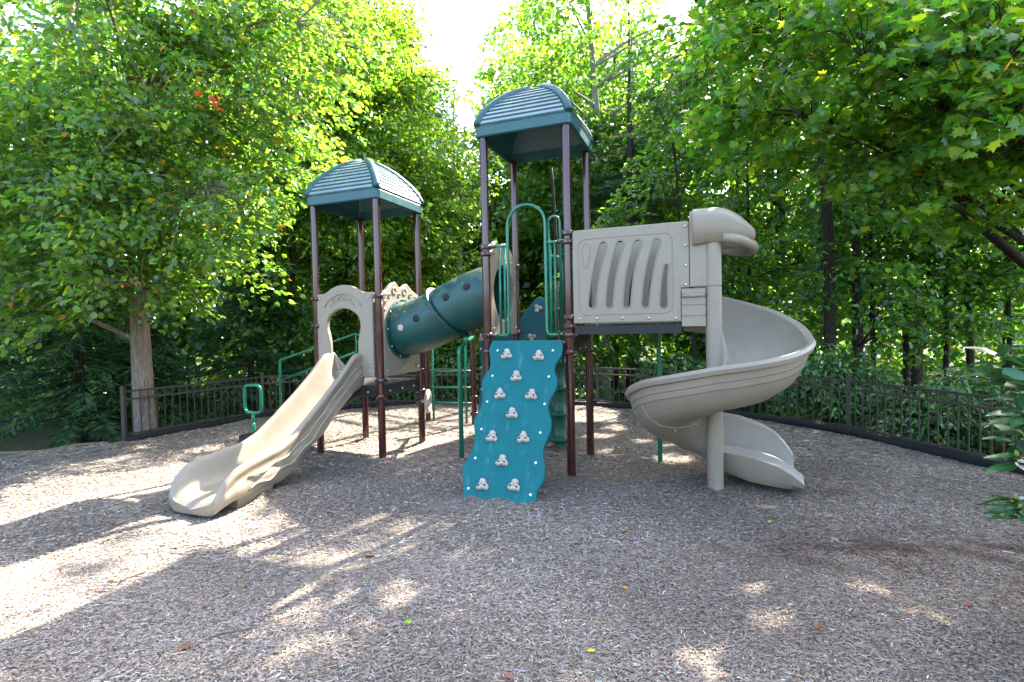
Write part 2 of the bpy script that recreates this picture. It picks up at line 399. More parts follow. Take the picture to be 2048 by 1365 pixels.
# black edging roll along the foot of the fence
def edge_roll(name, pts, r, label, mat, inward=.1):
    P = smooth_poly([(p[0], p[1]) for p in pts], 10, False)
    mb = MB(); ring = []
    for x, y in P:
        d = Vector((-.6 - x, 5 - y, 0)).normalized() * inward
        ring.append((x + d.x, y + d.y, float(gnoise(x, y)) + r * .35 + .012 * math.sin(x * 5 + y * 3)))
    mb.tube(ring, [r * (1 + .12 * math.sin(i * 1.7)) for i in range(len(ring))], 9)
    return tag(mb.build(name, mat), label, 'edging')
edge_roll('edging', FENCE, .085, 'black rolled edging along the foot of the fence', M_BORDER)
edge_roll('timber_edging', [(-7.5, 9.62), (-8.75, 9.0), (-10.5, 8.6), (-14, 7.5)], .032, 'thin tan timber edging left of the fence end post', M_CHIPW, .02)

# ------------------------------------------------------------------ play structure (local frame: u right, v away)
A = R(20.85); ORG = Vector((.415, 7.636, 0))
PS = empty('play_structure', ORG, -A)
tag(PS, 'playground climbing structure with two green roofed towers, slides, tunnel and climbing wall', 'playground')
H = .584; LU = -2.95
me_clamp = MB().lathe([(.059, -.034), (.074, -.034), (.082, -.02), (.082, .02), (.074, .034), (.059, .034)], n=20).box((0, -.09, 0), (.022, .02, .018)).box((.09, 0, 0), (.02, .022, .018)).mesh('clamp', M_MAROON)
me_cb = MB().lathe([(0, 0), (.012, 0), (.012, .007), (.006, .012), (0, .013)][1:], n=10).mesh('bolt', M_BOLT)
def post(u, v, ztop, clamps, r=.057, label=None, mat=M_MAROON, cap=False):
    mb = MB(); pr = [(r, -.25), (r, ztop - .01)] + ([(r * 1.05, ztop - .01), (r * 1.05, ztop + .02), (r * .7, ztop + .05), (0.0005, ztop + .06)] if cap else [(r - .008, ztop)])
    mb.lathe(pr, (0, 0, 0), 20)
    o = mb.build('post', mat, PS, label, (u, v, 0), sharp=35)
    for z in clamps:
        c = put('clamp', me_clamp, o, (0, 0, z), (0, 0, random.choice([0, 0, math.pi / 2])))
    return o
PR = {}
PR['A'] = post(-H, -H, 4.62, [3.10, 3.01, 1.885, 1.66])
PR['B'] = post(H, -H, 4.62, [3.2, 3.09, 2.1, 1.985, 1.875, 1.65])
PR['C'] = post(H, H, 4.62, [3.1, 1.98, 1.62])
PR['D'] = post(-H, H, 4.62, [2.95, 1.9, 1.62])
PL = {}
PL['A'] = post(LU - H, -H, 3.98, [2.50, 2.07, 1.20])
PL['B'] = post(LU + H, -H, 3.98, [2.50, 1.22, .98])
PL['C'] = post(LU + H, H, 3.98, [2.50, 1.28, .93, .75])
PL['D'] = post(LU - H, H, 3.98, [1.98, 1.25])

# roofs ------------------------------------------------------------
def sqring(h, z, rc=.07, k=3):
    o = []
    rc = min(rc, h * .8)
    for sx, sy, a in ((1, 1, 0), (-1, 1, 90), (-1, -1, 180), (1, -1, 270)):
        for i in range(k + 1):
            t = R(a + 90 * i / k); o.append((sx * (h - rc) + rc * math.cos(t), sy * (h - rc) + rc * math.sin(t), z))
    return o
def roofprof(t): return .665 * (1 - t ** 1.45) ** .72
def make_roof(cu, z0, label):
    ro = empty('roof', (cu, 0, z0)); ro.parent = PS; ro['label'] = label
    zb, zt = .155, .82
    outer = [sqring(.655, 0), sqring(.675, .012), sqring(.675, .13), sqring(.655, .155)]
    for i in range(1, 15):
        t = i / 14 * .985; outer.append(sqring(max(roofprof(t) - .012, .05), zb + (zt - zb) * t, .05))
    inner = [sqring(.63, 0), sqring(.625, .15)] + [sqring(max(roofprof(t) - .05, .03), zb + (zt - zb) * t - .02, .04) for t in (.2, .4, .6, .75, .88)]
    mb = MB()
    n = len(outer[0])
    V = [p for r_ in outer for p in r_]; Fc = [(i * n + k, i * n + (k + 1) % n, (i + 1) * n + (k + 1) % n, (i + 1) * n + k) for i in range(len(outer) - 1) for k in range(n)]
    Fc.append(tuple((len(outer) - 1) * n + k for k in range(n)))
    off = len(V); V += [p for r_ in inner for p in r_]
    Fc += [(off + i * n + k, off + (i + 1) * n + k, off + (i + 1) * n + (k + 1) % n, off + i * n + (k + 1) % n) for i in range(len(inner) - 1) for k in range(n)]
    Fc.append(tuple(off + (len(inner) - 1) * n + k for k in range(n))[::-1])
    Fc += [(k, off + k, off + (k + 1) % n, (k + 1) % n) for k in range(n)]
    mb.add(V, Fc, False); sh = mb.build('roof_shell', M_ROOF, ro)
    # slats on the four faces, hips between them
    ns = 9
    for f in range(4):
        c, s = math.cos(f * math.pi / 2), math.sin(f * math.pi / 2)
        for i in range(ns):
            t0 = .015 + .9 * i / ns; t1 = .015 + .9 * (i + .74) / ns
            q = []
            for t, dd in ((t0, .016), (t1, .004)):
                h = roofprof(t); z = zb + (zt - zb) * t; w = max(h - .075, .02)
                q += [(w, -(h + dd), z + dd * .5), (-w, -(h + dd), z + dd * .5), (w, -(h - .03), z - .01), (-w, -(h - .03), z - .01)]
            q = [(x * c - y * s, x * s + y * c, z) for x, y, z in q]
            MB().add(q, [(0, 1, 5, 4), (0, 2, 3, 1), (4, 5, 7, 6), (0, 4, 6, 2), (1, 3, 7, 5), (2, 6, 7, 3)], False).build('slat', M_SLAT, ro)
        hp = []
        for i in range(13):
            t = i / 12 * .97; h = roofprof(t) - .018; z = zb + (zt - zb) * t
            hp.append(((h) * (c - s) * -1, (h) * (s + c) * -1, z + .006))
        MB().tube(hp, [.055] * 10 + [.05, .045, .035], 10).build('hip_rib', M_ROOF, ro)
    # bolts under the corners
    for sx in (-1, 1):
        for sy in (-1, 1):
            put('bolt', me_cb, ro, (sx * .60, sy * .60 - .04 * sy, -.012), (math.pi, 0, 0), (1.4, 1.4, 1.4))
    return ro
make_roof(0, 4.595, 'taller green ribbed roof on the right tower')
make_roof(LU, 3.955, 'lower green ribbed roof on the left tower')

# decks ------------------------------------------------------------
def deck(cu, z, label=None):
    d = MB().box((cu, 0, z - .012), (H - .065, H - .065, .012)).build('deck', M_PERF, PS, label)
    for (x, y, hx, hy) in ((cu, -H + .02, H - .06, .018), (cu, H - .02, H - .06, .018), (cu - H + .02, 0, .018, H - .06), (cu + H - .02, 0, .018, H - .06)):
        MB().box((x, y, z - .085), (hx, hy, .085)).build('beam', M_DECK, d)
    for x in (-.35, 0, .35):
        put('bolt', me_cb, d, (cu + x, -H - .0, z - .1), (math.pi / 2, 0, 0), (1.3, 1.3, 1.3))
        put('bolt', me_cb, d, (cu + H - .0, x, z - .1), (0, math.pi / 2, 0), (1.3, 1.3, 1.3))
    return d
deck(LU, 1.14); deck(0, 1.77)
# fallen leaves on the deck edge are loose things, built later
XZ = lambda v: Matrix(((1, 0, 0, 0), (0, 0, 1, v), (0, 1, 0, 0), (0, 0, 0, 1)))     # 2D (x,y) -> (u, v, z)
YZ = lambda u: Matrix(((0, 0, 1, u), (1, 0, 0, 0), (0, 1, 0, 0), (0, 0, 0, 1)))     # 2D (x,y) -> (u, v=x, z=y)

# arch panel at the head of the wave slide
out = [(-3.475, 1.27), (-2.425, 1.27), (-2.425, 2.56), (-2.60, 2.575)] + smooth_poly([(-2.66, 2.60), (-2.80, 2.67), (-2.97, 2.70), (-3.14, 2.67), (-3.27, 2.60)], 4, False) + [(-3.33, 2.575), (-3.475, 2.56)]
out = [(x - .03, y) for x, y in out]
hole = [(-3.26, 1.36)] + smooth_poly([(-3.26, 1.60), (-3.265, 1.80), (-3.285, 1.92), (-3.315, 2.05), (-3.285, 2.19), (-3.17, 2.29), (-3.0, 2.335), (-2.83, 2.29), (-2.715, 2.19), (-2.685, 2.05), (-2.715, 1.92), (-2.735, 1.80), (-2.74, 1.60)], 3, False) + [(-2.74, 1.36)]
ap = plate('arch_panel', [out, hole], .075, .018, M_BEIGE, XZ(-H), PS, 'beige arched entry panel at the head of the wave slide')
em = []
for i in range(15):
    t = i / 14; a = R(150 - 120 * t); em.append((-3.0 + .40 * math.cos(a), -H - .042, 2.16 + .40 * math.sin(a)))
MB().tube(em, .011, 6).build('moulding', M_BEIGE, ap)
em = [(-3.0 + .30 * math.cos(R(140 - 100 * i / 12)), -H - .040, 2.17 + .30 * math.sin(R(140 - 100 * i / 12))) for i in range(13)]
MB().tube(em, .008, 6).build('moulding', M_BEIGE, ap)
zig = [(-3.2, 2.455), (-3.13, 2.50), (-3.08, 2.475), (-3.03, 2.53), (-2.98, 2.49), (-2.94, 2.525), (-2.90, 2.48), (-2.83, 2.46)]
MB().tube([(x, -H - .038, z) for x, z in zig], .012, 5).build('leaf_relief', M_BEIGE, ap)
for x, z in ((-3.44, 2.5), (-2.52, 2.5), (-2.52, 1.5), (-2.52, 1.36), (-2.7, 1.34)):
    put('bolt', me_cb, ap, (x, -H - .037, z), (math.pi / 2, 0, 0), (1.3, 1.3, 1.3))

# bubble panel round the left mouth of the tunnel
TZ0, TZ1 = 2.0, 2.50
out = [(-.52, 1.27), (.52, 1.27), (.52, 2.56)] + smooth_poly([(.46, 2.58), (.36, 2.62), (.26, 2.68), (.14, 2.73), (.03, 2.67), (-.07, 2.67), (-.18, 2.74), (-.31, 2.68), (-.40, 2.61), (-.47, 2.575)], 4, False) + [(-.52, 2.56)]
bp_ = plate('tunnel_panel', [out, circle(0, TZ0, .40, 36)], .075, .018, M_BEIGE, YZ(LU + H), PS, 'beige panel with round dimples at the left mouth of the tunnel')
me_dot = MB().lathe([(.048, 0), (.05, .006), (.036, .008), (.03, .002), (.0005, .001)], n=18).mesh('dimple', M_BEIGE)
for y, z, r in ((-.455, 2.52, .55), (-.35, 2.52, .75), (-.21, 2.60, 1.25), (-.08, 2.54, .75), (.08, 2.60, 1.25), (.25, 2.55, .8), (.40, 2.52, .6), (-.45, 2.42, .6)):
    put('dimple', me_dot, bp_, (LU + H + .0375, y, z), (0, math.pi / 2, 0), (r, r, 1.6))
for y, z in ((-.45, 1.36), (.45, 1.36), (-.47, 2.3), (.47, 2.3)):
    put('bolt', me_cb, bp_, (LU + H + .037, y, z), (0, math.pi / 2, 0), (1.3, 1.3, 1.3))
put('emblem', MB().lathe([(.055, 0), (.055, .004), (.042, .004), (.042, .001), (.0005, .001)], n=20).mesh('emblem', M_BEIGE), bp_, (LU + H + .0375, .0, 1.40), (0, math.pi / 2, 0))
sig = [(LU + H + .04, .36 + .02 * math.cos(R(a)), 1.385 + .02 * math.sin(R(a))) for a in range(-100, 101, 25)]
MB().tube(sig, .006, 5).build('mark', M_BLACK, bp_)

# panel round the right mouth of the tunnel
out = [(-.52, 1.88), (.52, 1.88), (.52, 3.05)] + smooth_poly([(.46, 3.07), (.33, 3.13), (.22, 3.20), (.08, 3.25), (-.04, 3.19), (-.14, 3.19), (-.26, 3.24), (-.38, 3.17), (-.46, 3.08)], 4, False) + [(-.52, 3.05)]
tp = plate('tunnel_panel', [out, circle(0, TZ1, .40, 36)], .075, .018, M_BEIGE, YZ(-H), PS, 'beige panel at the right mouth of the tunnel')
for y, z in ((.45, 1.98), (.47, 2.85), (-.45, 1.98), (.30, 2.98), (.42, 2.6)):
    put('bolt', me_cb, tp, (-H + .037, y, z), (0, math.pi / 2, 0), (1.3, 1.3, 1.3))

# tunnel ------------------------------------------------------------
def tpath(s):                                             # s in 0..1 along u
    k = s * s * (3 - 2 * s); u = LU + H + .03 + (2 * (-LU / 2 - H) - .06) * s
    return Vector((u, 0, TZ0 + (TZ1 - TZ0) * k))
tun = empty('tunnel', tpath(.5)); tun.parent = PS; tun['label'] = 'dark green plastic crawl tunnel between the two towers'
TC = tpath(.5)
def tframe(s):
    d = (tpath(min(s + .01, 1)) - tpath(max(s - .01, 0))).normalized(); b = Vector((0, 1, 0)); return d, b.cross(d) * -1, b
def tring(s, r, n=40, tilt=0):
    d, up, b = tframe(s)
    if tilt:
        q = Matrix.Rotation(-tilt, 3, 'Y'); d = q @ d; up = q @ up
    return [tpath(s) - TC + (up * math.sin(2 * math.pi * k / n) + b * math.cos(2 * math.pi * k / n)) * r for k in range(n)]
def tseg(s0, s1, name, tilt0, tilt1):
    n = 40; K = 14; V = []
    for rr in (.43, .405):
        for i in range(K + 1):
            t = i / K; V += tring(s0 + (s1 - s0) * t, rr, n, tilt0 + (tilt1 - tilt0) * t)
    Fc = []
    for l in range(2):
        o_ = l * (K + 1) * n
        Fc += [(o_ + i * n + k, o_ + (i + 1) * n + k, o_ + (i + 1) * n + (k + 1) % n, o_ + i * n + (k + 1) % n) for i in range(K) for k in range(n)]
    for i in (0, K):
        o_ = (K + 1) * n
        Fc += [(i * n + k, i * n + (k + 1) % n, o_ + i * n + (k + 1) % n, o_ + i * n + k) for k in range(n)]
    return MB().add(V, Fc).build(name, M_TUBE, tun)
TILT = R(14)
sg1 = tseg(0, .49, 'tunnel_segment', 0, TILT); sg2 = tseg(.49, 1, 'tunnel_segment', TILT, 0)
def flange(s, r0, r1, w, tilt):
    n = 40; V = []
    d, up, b = tframe(s)
    if tilt: q = Matrix.Rotation(-tilt, 3, 'Y'); d = q @ d
    for rr, dd in ((r0, -w), (r1, -w), (r1 + .004, -w * .3), (r1 + .004, w * .3), (r1, w), (r0, w)):
        V += [p + d * dd for p in tring(s, rr, n, tilt)]
    Fc = [(i * n + k, ((i + 1) % 6) * n + k, ((i + 1) % 6) * n + (k + 1) % n, i * n + (k + 1) % n) for i in range(6) for k in range(n)]
    o = MB().add(V, Fc, False).build('flange', M_TUBE, tun)
    for k in range(0, n, 4):
        p = tring(s, r1 - .022, n, tilt)[k]; sc = put('bolt', me_cb, tun, p - d * w * (1 if s > .2 else -1), (0, math.pi / 2 if s < .2 else -math.pi / 2, 0), (1.2, 1.2, 1.2))
    return o
flange(.012, .42, .475, .012, 0); flange(.49, .42, .48, .02, TILT); flange(.985, .42, .475, .012, 0)
me_vent = MB().lathe([(.056, -.02), (.056, .003), (.052, .008), (.0005, .009)], n=18).mesh('vent_hole_shade', M_BLACK)  # black disc on the tube, painted shade of an open vent
me_vent2 = MB().lathe([(.05, -.02), (.05, .003), (.04, .005), (.0005, .003)], n=18).mesh('port_disc', M_HOLD)
for s_, du, me_v, nm in ((.14, -.02, me_vent2, 'port_disc'), (.31, .10, me_vent, 'vent_hole_shade'), (.62, .28, me_vent, 'vent_hole_shade'), (.81, .33, me_vent, 'vent_hole_shade')):
    d, up, b = tframe(s_); a_ = math.asin(du); nrm = (up * math.sin(a_) - b * math.cos(a_)).normalized()
    if nrm.z < -.5: pass
    o = put(nm, me_v, tun, tpath(s_) - TC + nrm * .43); o.rotation_euler = nrm.to_track_quat('Z', 'Y').to_euler()

# wave slide --------------------------------------------------------
wsl = empty('wave_slide', (-3.0, -.6, 0)); wsl.parent = PS; wsl['label'] = 'tan plastic wave slide running down to the left'
WO = Vector((-3.0, -.6, 0))
vv = [-.52, -.75, -1.0, -1.25, -1.5, -1.75, -2.0, -2.25, -2.5, -2.75, -2.95, -3.10, -3.20]
bed = [1.20, 1.15, .95, .80, .61, .43, .31, .235, .19, .165, .15, .11, .04]
wal = [.45, .44, .44, .41, .39, .375, .36, .35, .345, .335, .30, .22, .07]
hw = [.255, .245, .24, .24, .245, .25, .26, .275, .295, .32, .34, .335, .29]
def wprof(v):
    b = float(np.interp(-v, [-x for x in vv], bed)); w = float(np.interp(-v, [-x for x in vv], wal)); h = float(np.interp(-v, [-x for x in vv], hw))
    wave = .02 * math.sin((-v - .5) * 6.5) * (1 if v > -2.4 else 0)
    sh = -.06 * max(0, (-v - .6)) / 2.4                     # drifts a little to the left towards the exit
    b += wave
    inn = [(-h - .05, w - .11), (-h - .082, w - .06), (-h - .078, w - .005), (-h - .04, w + .022), (-h - .004, w + .004), (-h + .02, w * .74), (-h + .05, w * .42), (-h + .10, w * .14), (-h + .18, .02), (0, 0), (h - .18, .02), (h - .10, w * .14), (h - .05, w * .42), (h - .02, w * .74), (h + .004, w + .004), (h + .04, w + .022), (h + .078, w - .005), (h + .082, w - .06), (h + .05, w - .11)]
    fo = max(0., min(1., (v + 2.95) / .5)); k = .03 + .022 * math.sin(-v * 11) * fo; dr = fo * (.05 + .03 * math.sin(-v * 9 + 1))
    outp = [(h + .045, w * .5), (h + .06 + k * .6, w * .28), (h + .05 + k * .3, w * .04), (h + .03, -.05 - dr), (h - .03, -.06 - dr), (h - .10, -.07), (0, -.06), (-h + .10, -.07), (-h + .03, -.06 - dr), (-h - .03, -.05 - dr), (-h - .05 - k * .3, w * .04), (-h - .06 - k * .6, w * .28), (-h - .045, w * .5)]
    return [(x + sh, v, max(b + z, -.02)) for x, z in inn + outp]
secs = []
NS = 90
for i in range(NS + 1):
    v = -.52 - (3.20 - .52) * i / NS; secs.append([Vector(p) - WO + Vector((-3.0, 0, 0)) for p in wprof(v)])
n = len(secs[0]); V = [p for s_ in secs for p in s_]
Fc = [(i * n + k, i * n + (k + 1) % n, (i + 1) * n + (k + 1) % n, (i + 1) * n + k) for i in range(NS) for k in range(n)]
Fc += [tuple(range(n))[::-1], tuple(NS * n + k for k in range(n))]
mb = MB().add(V, Fc, True); mb.sm[-1] = mb.sm[-2] = False
wb = mb.build('chute', M_TAN, wsl)
md = wb.modifiers.new('sub', 'SUBSURF'); md.levels = 1; md.render_levels = 1
# drapery ribs moulded along both sides
for sx in (-1, 1):
    for j, (off, amp, rr) in enumerate(((.17, .012, .014), (.30, .022, .016))):
        pts = []
        for i in range(46):
            v = -.62 - 2.15 * i / 45; p = wprof(v); h = float(np.interp(-v, [-x for x in vv], hw)); w = float(np.interp(-v, [-x for x in vv], wal)); b = float(np.interp(-v, [-x for x in vv], bed))
            sh = -.06 * max(0, (-v - .6)) / 2.4
            pts.append(Vector((-3.0 + sx * (h + .072 + .012 * math.sin(i * .8 + j)) + sh, v, b + w - off - .01 + amp * math.sin(i * .75 + j * 1.3))) - WO)
        MB().tube(pts, [rr * (.5 + .5 * math.sin(math.pi * (i + .5) / 46)) + .004 for i in range(46)], 7).build('side_rib', M_TAN, wsl)
# mounting foot and head flange
MB().add([Vector(p) - WO for p in [(-3.2, -2.45, -.15), (-2.82, -2.45, -.15), (-2.82, -2.82, -.15), (-3.2, -2.82, -.15), (-3.22, -2.30, .16), (-2.74, -2.30, .16), (-2.74, -2.86, .12), (-3.26, -2.86, .12)]],
         [(0, 3, 2, 1), (4, 5, 6, 7), (0, 1, 5, 4), (1, 2, 6, 5), (2, 3, 7, 6), (3, 0, 4, 7)], False).build('foot', M_TAN, wsl)
# steps up the back-left side ----------------------------------------
stp = empty('stair', (-3.55, 0, 0)); stp.parent = PS; stp['label'] = 'charcoal transfer steps climbing to the left tower'
prof = [(-3.56, 1.10), (-5.48, .03), (-5.48, -.1), (-5.1, -.1), (-3.56, .84)]
for v_ in (-.5, .5):
    so = plate('stringer', [prof], .05, .006, M_DECK, XZ(v_), stp); so.location = (3.55, 0, 0)
for i in range(5):
    u_ = -3.72 - .37 * i; z_ = .93 - .206 * i
    MB().box((u_ + 3.55, 0, z_), (.17, .47, .015)).build('tread', M_DECK, stp)
MB().box((-5.4 + 3.55, 0, .10), (.02, .47, .10)).build('riser', M_DECK, stp)
rl = MB()
rl.tube([(-3.62, .5, 1.25), (-3.62, .5, 1.93), (-5.36, .5, 1.46), (-5.40, .5, 1.42), (-5.41, .5, 1.36), (-5.42, .5, -.1)], .024, 12)
rl.tube([(-3.62, .5, 1.60), (-5.41, .5, 1.06)], .019, 10).tube([(-3.62, .5, 1.90), (LU - H, H, 1.95)], .018, 8)
rl.build('handrail', M_GREEN, PS, 'bright green handrail sloping up beside the steps')
lp = MB(); ring = [(x, -.47, z) for x, z in rrect(-5.25, .61, -4.88, 1.08, .085, 5)]
lp.tube(ring, .026, 12, closed=True).tube([(-5.075, -.47, .62), (-5.075, -.47, .40)], .024, 12).lathe([(.026, .13), (.034, .14), (.034, .40), (.026, .43)], (-5.075, -.47, 0), 12)
lp.build('grab_loop', M_GREEN, PS, 'bright green rounded grab loop at the foot of the steps')

# climbing wall -------------------------------------------------------
WL = [(-.46, .0), (-.489, .083), (-.486, .158), (-.444, .286), (-.421, .39), (-.433, .472), (-.473, .555), (-.478, .675), (-.442, .793), (-.416, .908), (-.423, 1.022), (-.458, 1.118), (-.464, 1.21), (-.425, 1.336), (-.395, 1.459), (-.398, 1.564), (-.429, 1.661), (-.463, 1.74), (-.469, 1.824), (-.431, 1.954), (-.396, 2.064), (-.39, 2.30)]
WR = [(.508, .0), (.532, .1), (.534, .222), (.5, .302), (.472, .382), (.478, .461), (.519, .557), (.535, .633), (.526, .727), (.487, .821), (.467, .914), (.477, 1.004), (.519, 1.091), (.544, 1.177), (.543, 1.281), (.514, 1.385), (.497, 1.47), (.501, 1.568), (.532, 1.663), (.552, 1.758), (.548, 1.868), (.514, 1.948), (.492, 2.011), (.497, 2.086), (.5, 2.30)]
w0 = Vector((0, -.66, 1.80)); w1 = Vector((0, -1.87, 0)); sd = (w1 - w0).normalized(); wn = Vector((1, 0, 0)).cross(sd).normalized()
if wn.y > 0: wn = -wn
cw = empty('climbing_wall', (0, -1.87, 0)); cw.parent = PS; cw['label'] = 'teal wavy-edged climbing wall with tan rock holds leaning on the right tower'
CW0 = Vector((0, -1.87, 0))
def wpt(u_, s_, off=0): return w0 + Vector((1, 0, 0)) * u_ + sd * s_ + wn * off - CW0
mm = Matrix.Identity(4)
for i in range(3): mm[i][0] = (1, 0, 0)[i]; mm[i][1] = sd[i]; mm[i][2] = wn[i]; mm[i][3] = (w0 - CW0)[i]
plate('board', [smooth_poly(WR, 3, False) + smooth_poly(WL[::-1], 3, False)], .045, .006, M_TEAL, mm, cw)
def hold_mesh(seed):
    rr = np.random.default_rng(seed); n = 30; base = []
    for k in range(n):
        t = 2 * math.pi * k / n
        r = .060 + .017 * math.cos(3 * (t - math.pi / 2)) + .006 * math.cos(2 * t + rr.uniform(0, 6)) + .004 * math.cos(5 * t + rr.uniform(0, 6))
        base.append((r * math.cos(t) * 1.12, r * math.sin(t)))
    V = []; lv = [(1.0, 0), (1.04, .012), (.98, .030), (.80, .046), (.5, .052), (.22, .040), (.05, .036)]
    for sc_, z in lv:
        V += [(x * sc_, y * sc_, z + (.012 * max(0, y / .06) if z > .02 else 0)) for x, y in base]
    Fc = [(i * n + k, i * n + (k + 1) % n, (i + 1) * n + (k + 1) % n, (i + 1) * n + k) for i in range(len(lv) - 1) for k in range(n)]
    Fc.append(tuple((len(lv) - 1) * n + k for k in range(n)))
    return MB().add(V, Fc).mesh('hold', M_HOLD)
me_hb = MB().lathe([(.014, .0), (.014, .004), (.009, .006), (.0005, .004)], n=10).mesh('bolt_hole_shade', M_BLACK)  # black disc painted as the shade inside a bolt hole
qh = Matrix((Vector((1, 0, 0)), -sd, wn)).transposed()
if qh.determinant() < 0: qh = Matrix((Vector((-1, 0, 0)), -sd, wn)).transposed()
eh = qh.to_euler()
hms = [hold_mesh(i) for i in range(4)]
def add_hold(parent, p, rot3, k, spin=0.):
    rm = rot3 @ Matrix.Rotation(spin, 3, 'Z'); e = rm.to_euler()
    h = put('hold', hms[k % 4], parent, p, e)
    for dx in (-.038, .04):
        put('bolt_hole_shade', me_hb, parent, Vector(p) + rm @ Vector((dx, -.012, .047)), e)
    return h
for k, (u_, s_) in enumerate([(-.211, .233), (.237, .249), (-.014, .561), (-.187, .818), (.235, .816), (.028, 1.072), (-.171, 1.392), (.231, 1.382), (.022, 1.686), (-.162, 1.983), (.227, 1.959)]):
    add_hold(cw, wpt(u_, s_, .022), qh, k, random.uniform(-.12, .12))
me_wcap = MB().lathe([(.016, 0), (.016, .005), (.010, .009), (.0005, .010)], n=12).mesh('white_cap', M_WHITE)
for (u_, s_) in [(-.361, .159), (.411, .161), (-.352, .546), (.416, .545), (-.345, .919), (.42, .924), (-.337, 1.295), (.426, 1.298), (-.333, 1.667), (.429, 1.668), (-.333, 2.035), (.431, 2.037)]:
    put('white_cap', me_wcap, cw, wpt(u_, s_, .0235), eh)
# dark frame rails behind the board
for x in (-.33, .40):
    a_ = wpt(x, .06, -.06); b_ = wpt(x, 2.15, -.06)
    MB().tube([a_, b_], .03, 8).build('support_rail', M_DECK, cw)

# arch rails over the climbing wall ----------------------------------
def arch_rail(v_, sgn, label, ua=-.25, ub=.285, top=3.36, lo=1.88, zt=3.10, ends=True):
    e = empty('arch_rail', (0, v_, 1.8)); e.parent = PS; e['label'] = label
    r = (ub - ua) / 2; c = (ua + ub) / 2
    pts = [(-.46, 0, lo - 1.8), (ua - .06, 0, lo - 1.8), (ua - .02, 0, lo - 1.785), (ua, 0, lo - 1.74)] + [(x, 0, z) for x, _, z in arc((c, 0, top - 1.8), r, 180, 0, 16)] + [(ub, 0, lo - 1.74), (ub + .02, 0, lo - 1.785), (ub + .06, 0, lo - 1.8), (.47, 0, lo - 1.8)]
    MB().tube(pts, .0215, 12).build('hoop', M_GREEN, e)
    for a_, b_ in ((-.46, ua), (ub, .47)):
        MB().tube([(a_, 0, zt - 1.8), (b_, 0, zt - 1.8)], .018, 10).build('rail', M_GREEN, e)
        for k in (1, 2):
            x = a_ + (b_ - a_) * (k / 3 if a_ < 0 else k / 3 + .03) + (.02 if a_ < 0 else 0)
            MB().tube([(x, 0, lo - 1.8), (x, 0, zt - 1.8)], .0165, 10).build('baluster', M_GREEN, e)
    for x0, x1 in ((-.53, -.44), (.45, .53)):
        for z in (lo, zt):
            MB().tube([(x0, 0, z - 1.8), (x1, 0, z - 1.8)], .025, 10).build('sleeve', M_MAROON, e)
arch_rail(-H - .02, -1, 'green arched guard rail above the teal climbing wall')
# rear rail: a narrower tall hoop and guard bars on the back of the right tower
bk = MB()
bk.tube([(-.02, H, 1.78), (-.02, H, 3.60)] + arc((.07, H, 3.60), .09, 180, 0, 8) + [(.16, H, 1.78)], .02, 10)
bk.tube([(-.15, H + .25, 1.4), (-.15, H + .25, 2.98)] + arc((-.02, H + .25, 2.98), .13, 180, 0, 8) + [(.11, H + .25, 1.4)], .024, 10)
bk.tube([(.16, H, 3.1), (H, H, 3.1)], .018, 8).tube([(.16, H, 1.9), (H, H, 1.9)], .018, 8).tube([(.34, H, 1.9), (.34, H, 3.1)], .016, 8)
bk.tube([(.11, H + .25, 1.9), (.11, H, 1.9)], .018, 8).tube([(-.15, H + .25, 1.9), (-.02, H, 1.9)], .018, 8)
bk.build('rear_rail', M_GREEN, PS, 'dark green hooped rails on the back of the right tower')

# rear climber, curved teal plate with holds
rc = empty('rear_climber', (-.7, 1.6, 0)); rc.parent = PS; rc['label'] = 'dark teal curved climbing plate behind the right tower'
out = smooth_poly([(-.30, 0), (-.34, .8), (-.36, 1.6), (-.38, 2.30), (-.45, 2.49), (-.56, 2.50), (-.65, 2.40), (-.75, 2.30), (-.90, 2.13), (-1.15, 2.0), (-1.45, 1.98), (-1.62, 1.95), (-1.70, 1.7), (-1.66, 1.1), (-1.74, .5), (-1.70, 0)], 5)
o = plate('board', [out], .06, .012, mat_teal_roof('dark_teal_board', (.004, .085, .10)), XZ(0), rc); o.location = (.7, 0, 0)
for x, z in ((-.53, 2.31), (-.66, 1.80), (-1.62, 1.80), (-1.1, 1.6), (-1.3, .9)):
    add_hold(rc, (x + .7, -.03, z), Matrix.Rotation(math.pi / 2, 3, 'X'), int(abs(x) * 10), random.uniform(0, 3))
for z in (.85, 1.25, 1.6): put('white_cap', me_wcap, rc, (-1.66 + .7, -.03, z), (math.pi / 2, 0, 0))
post(-.38, 2.2, 2.78, [2.3], cap=True, label='short capped maroon post behind the right tower')
post(-.95, 1.72, 1.9, [], label='short maroon post supporting the rear climber')
post(-2.31, 2.6, 2.0, [1.95, .55, .2], cap=True, label='short maroon post behind the tunnel')
post(-3.41, 2.6, 2.6, [], label='maroon post seen right of the left tower')
ld = MB()
for x in (-3.27, -2.49):
    ld.tube([(x, 2.6, -.1), (x, 2.6, 2.0)], .026, 10)
for z in (1.09, .74, .41): ld.tube([(-3.41, 2.6, z), (-2.31, 2.6, z)], .020, 10)
ld.build('rear_ladder', M_GREEN, PS, 'green ladder frame behind the tunnel')
gp = MB(); gp.tube([(-1.22, -.2, -.15), (-1.22, -.2, 1.62)] + [(-1.22 - .0, -.2 + .1 - .1 * math.cos(R(a)), 1.62 + .1 * math.sin(R(a))) for a in range(15, 91, 15)] + [(-1.75, 1.2, 1.76), (-2.31, 2.6, 1.80)], .036, 12)
gp.build('support_pipe', M_GREEN, PS, 'bent green pipe rising below the tunnel')
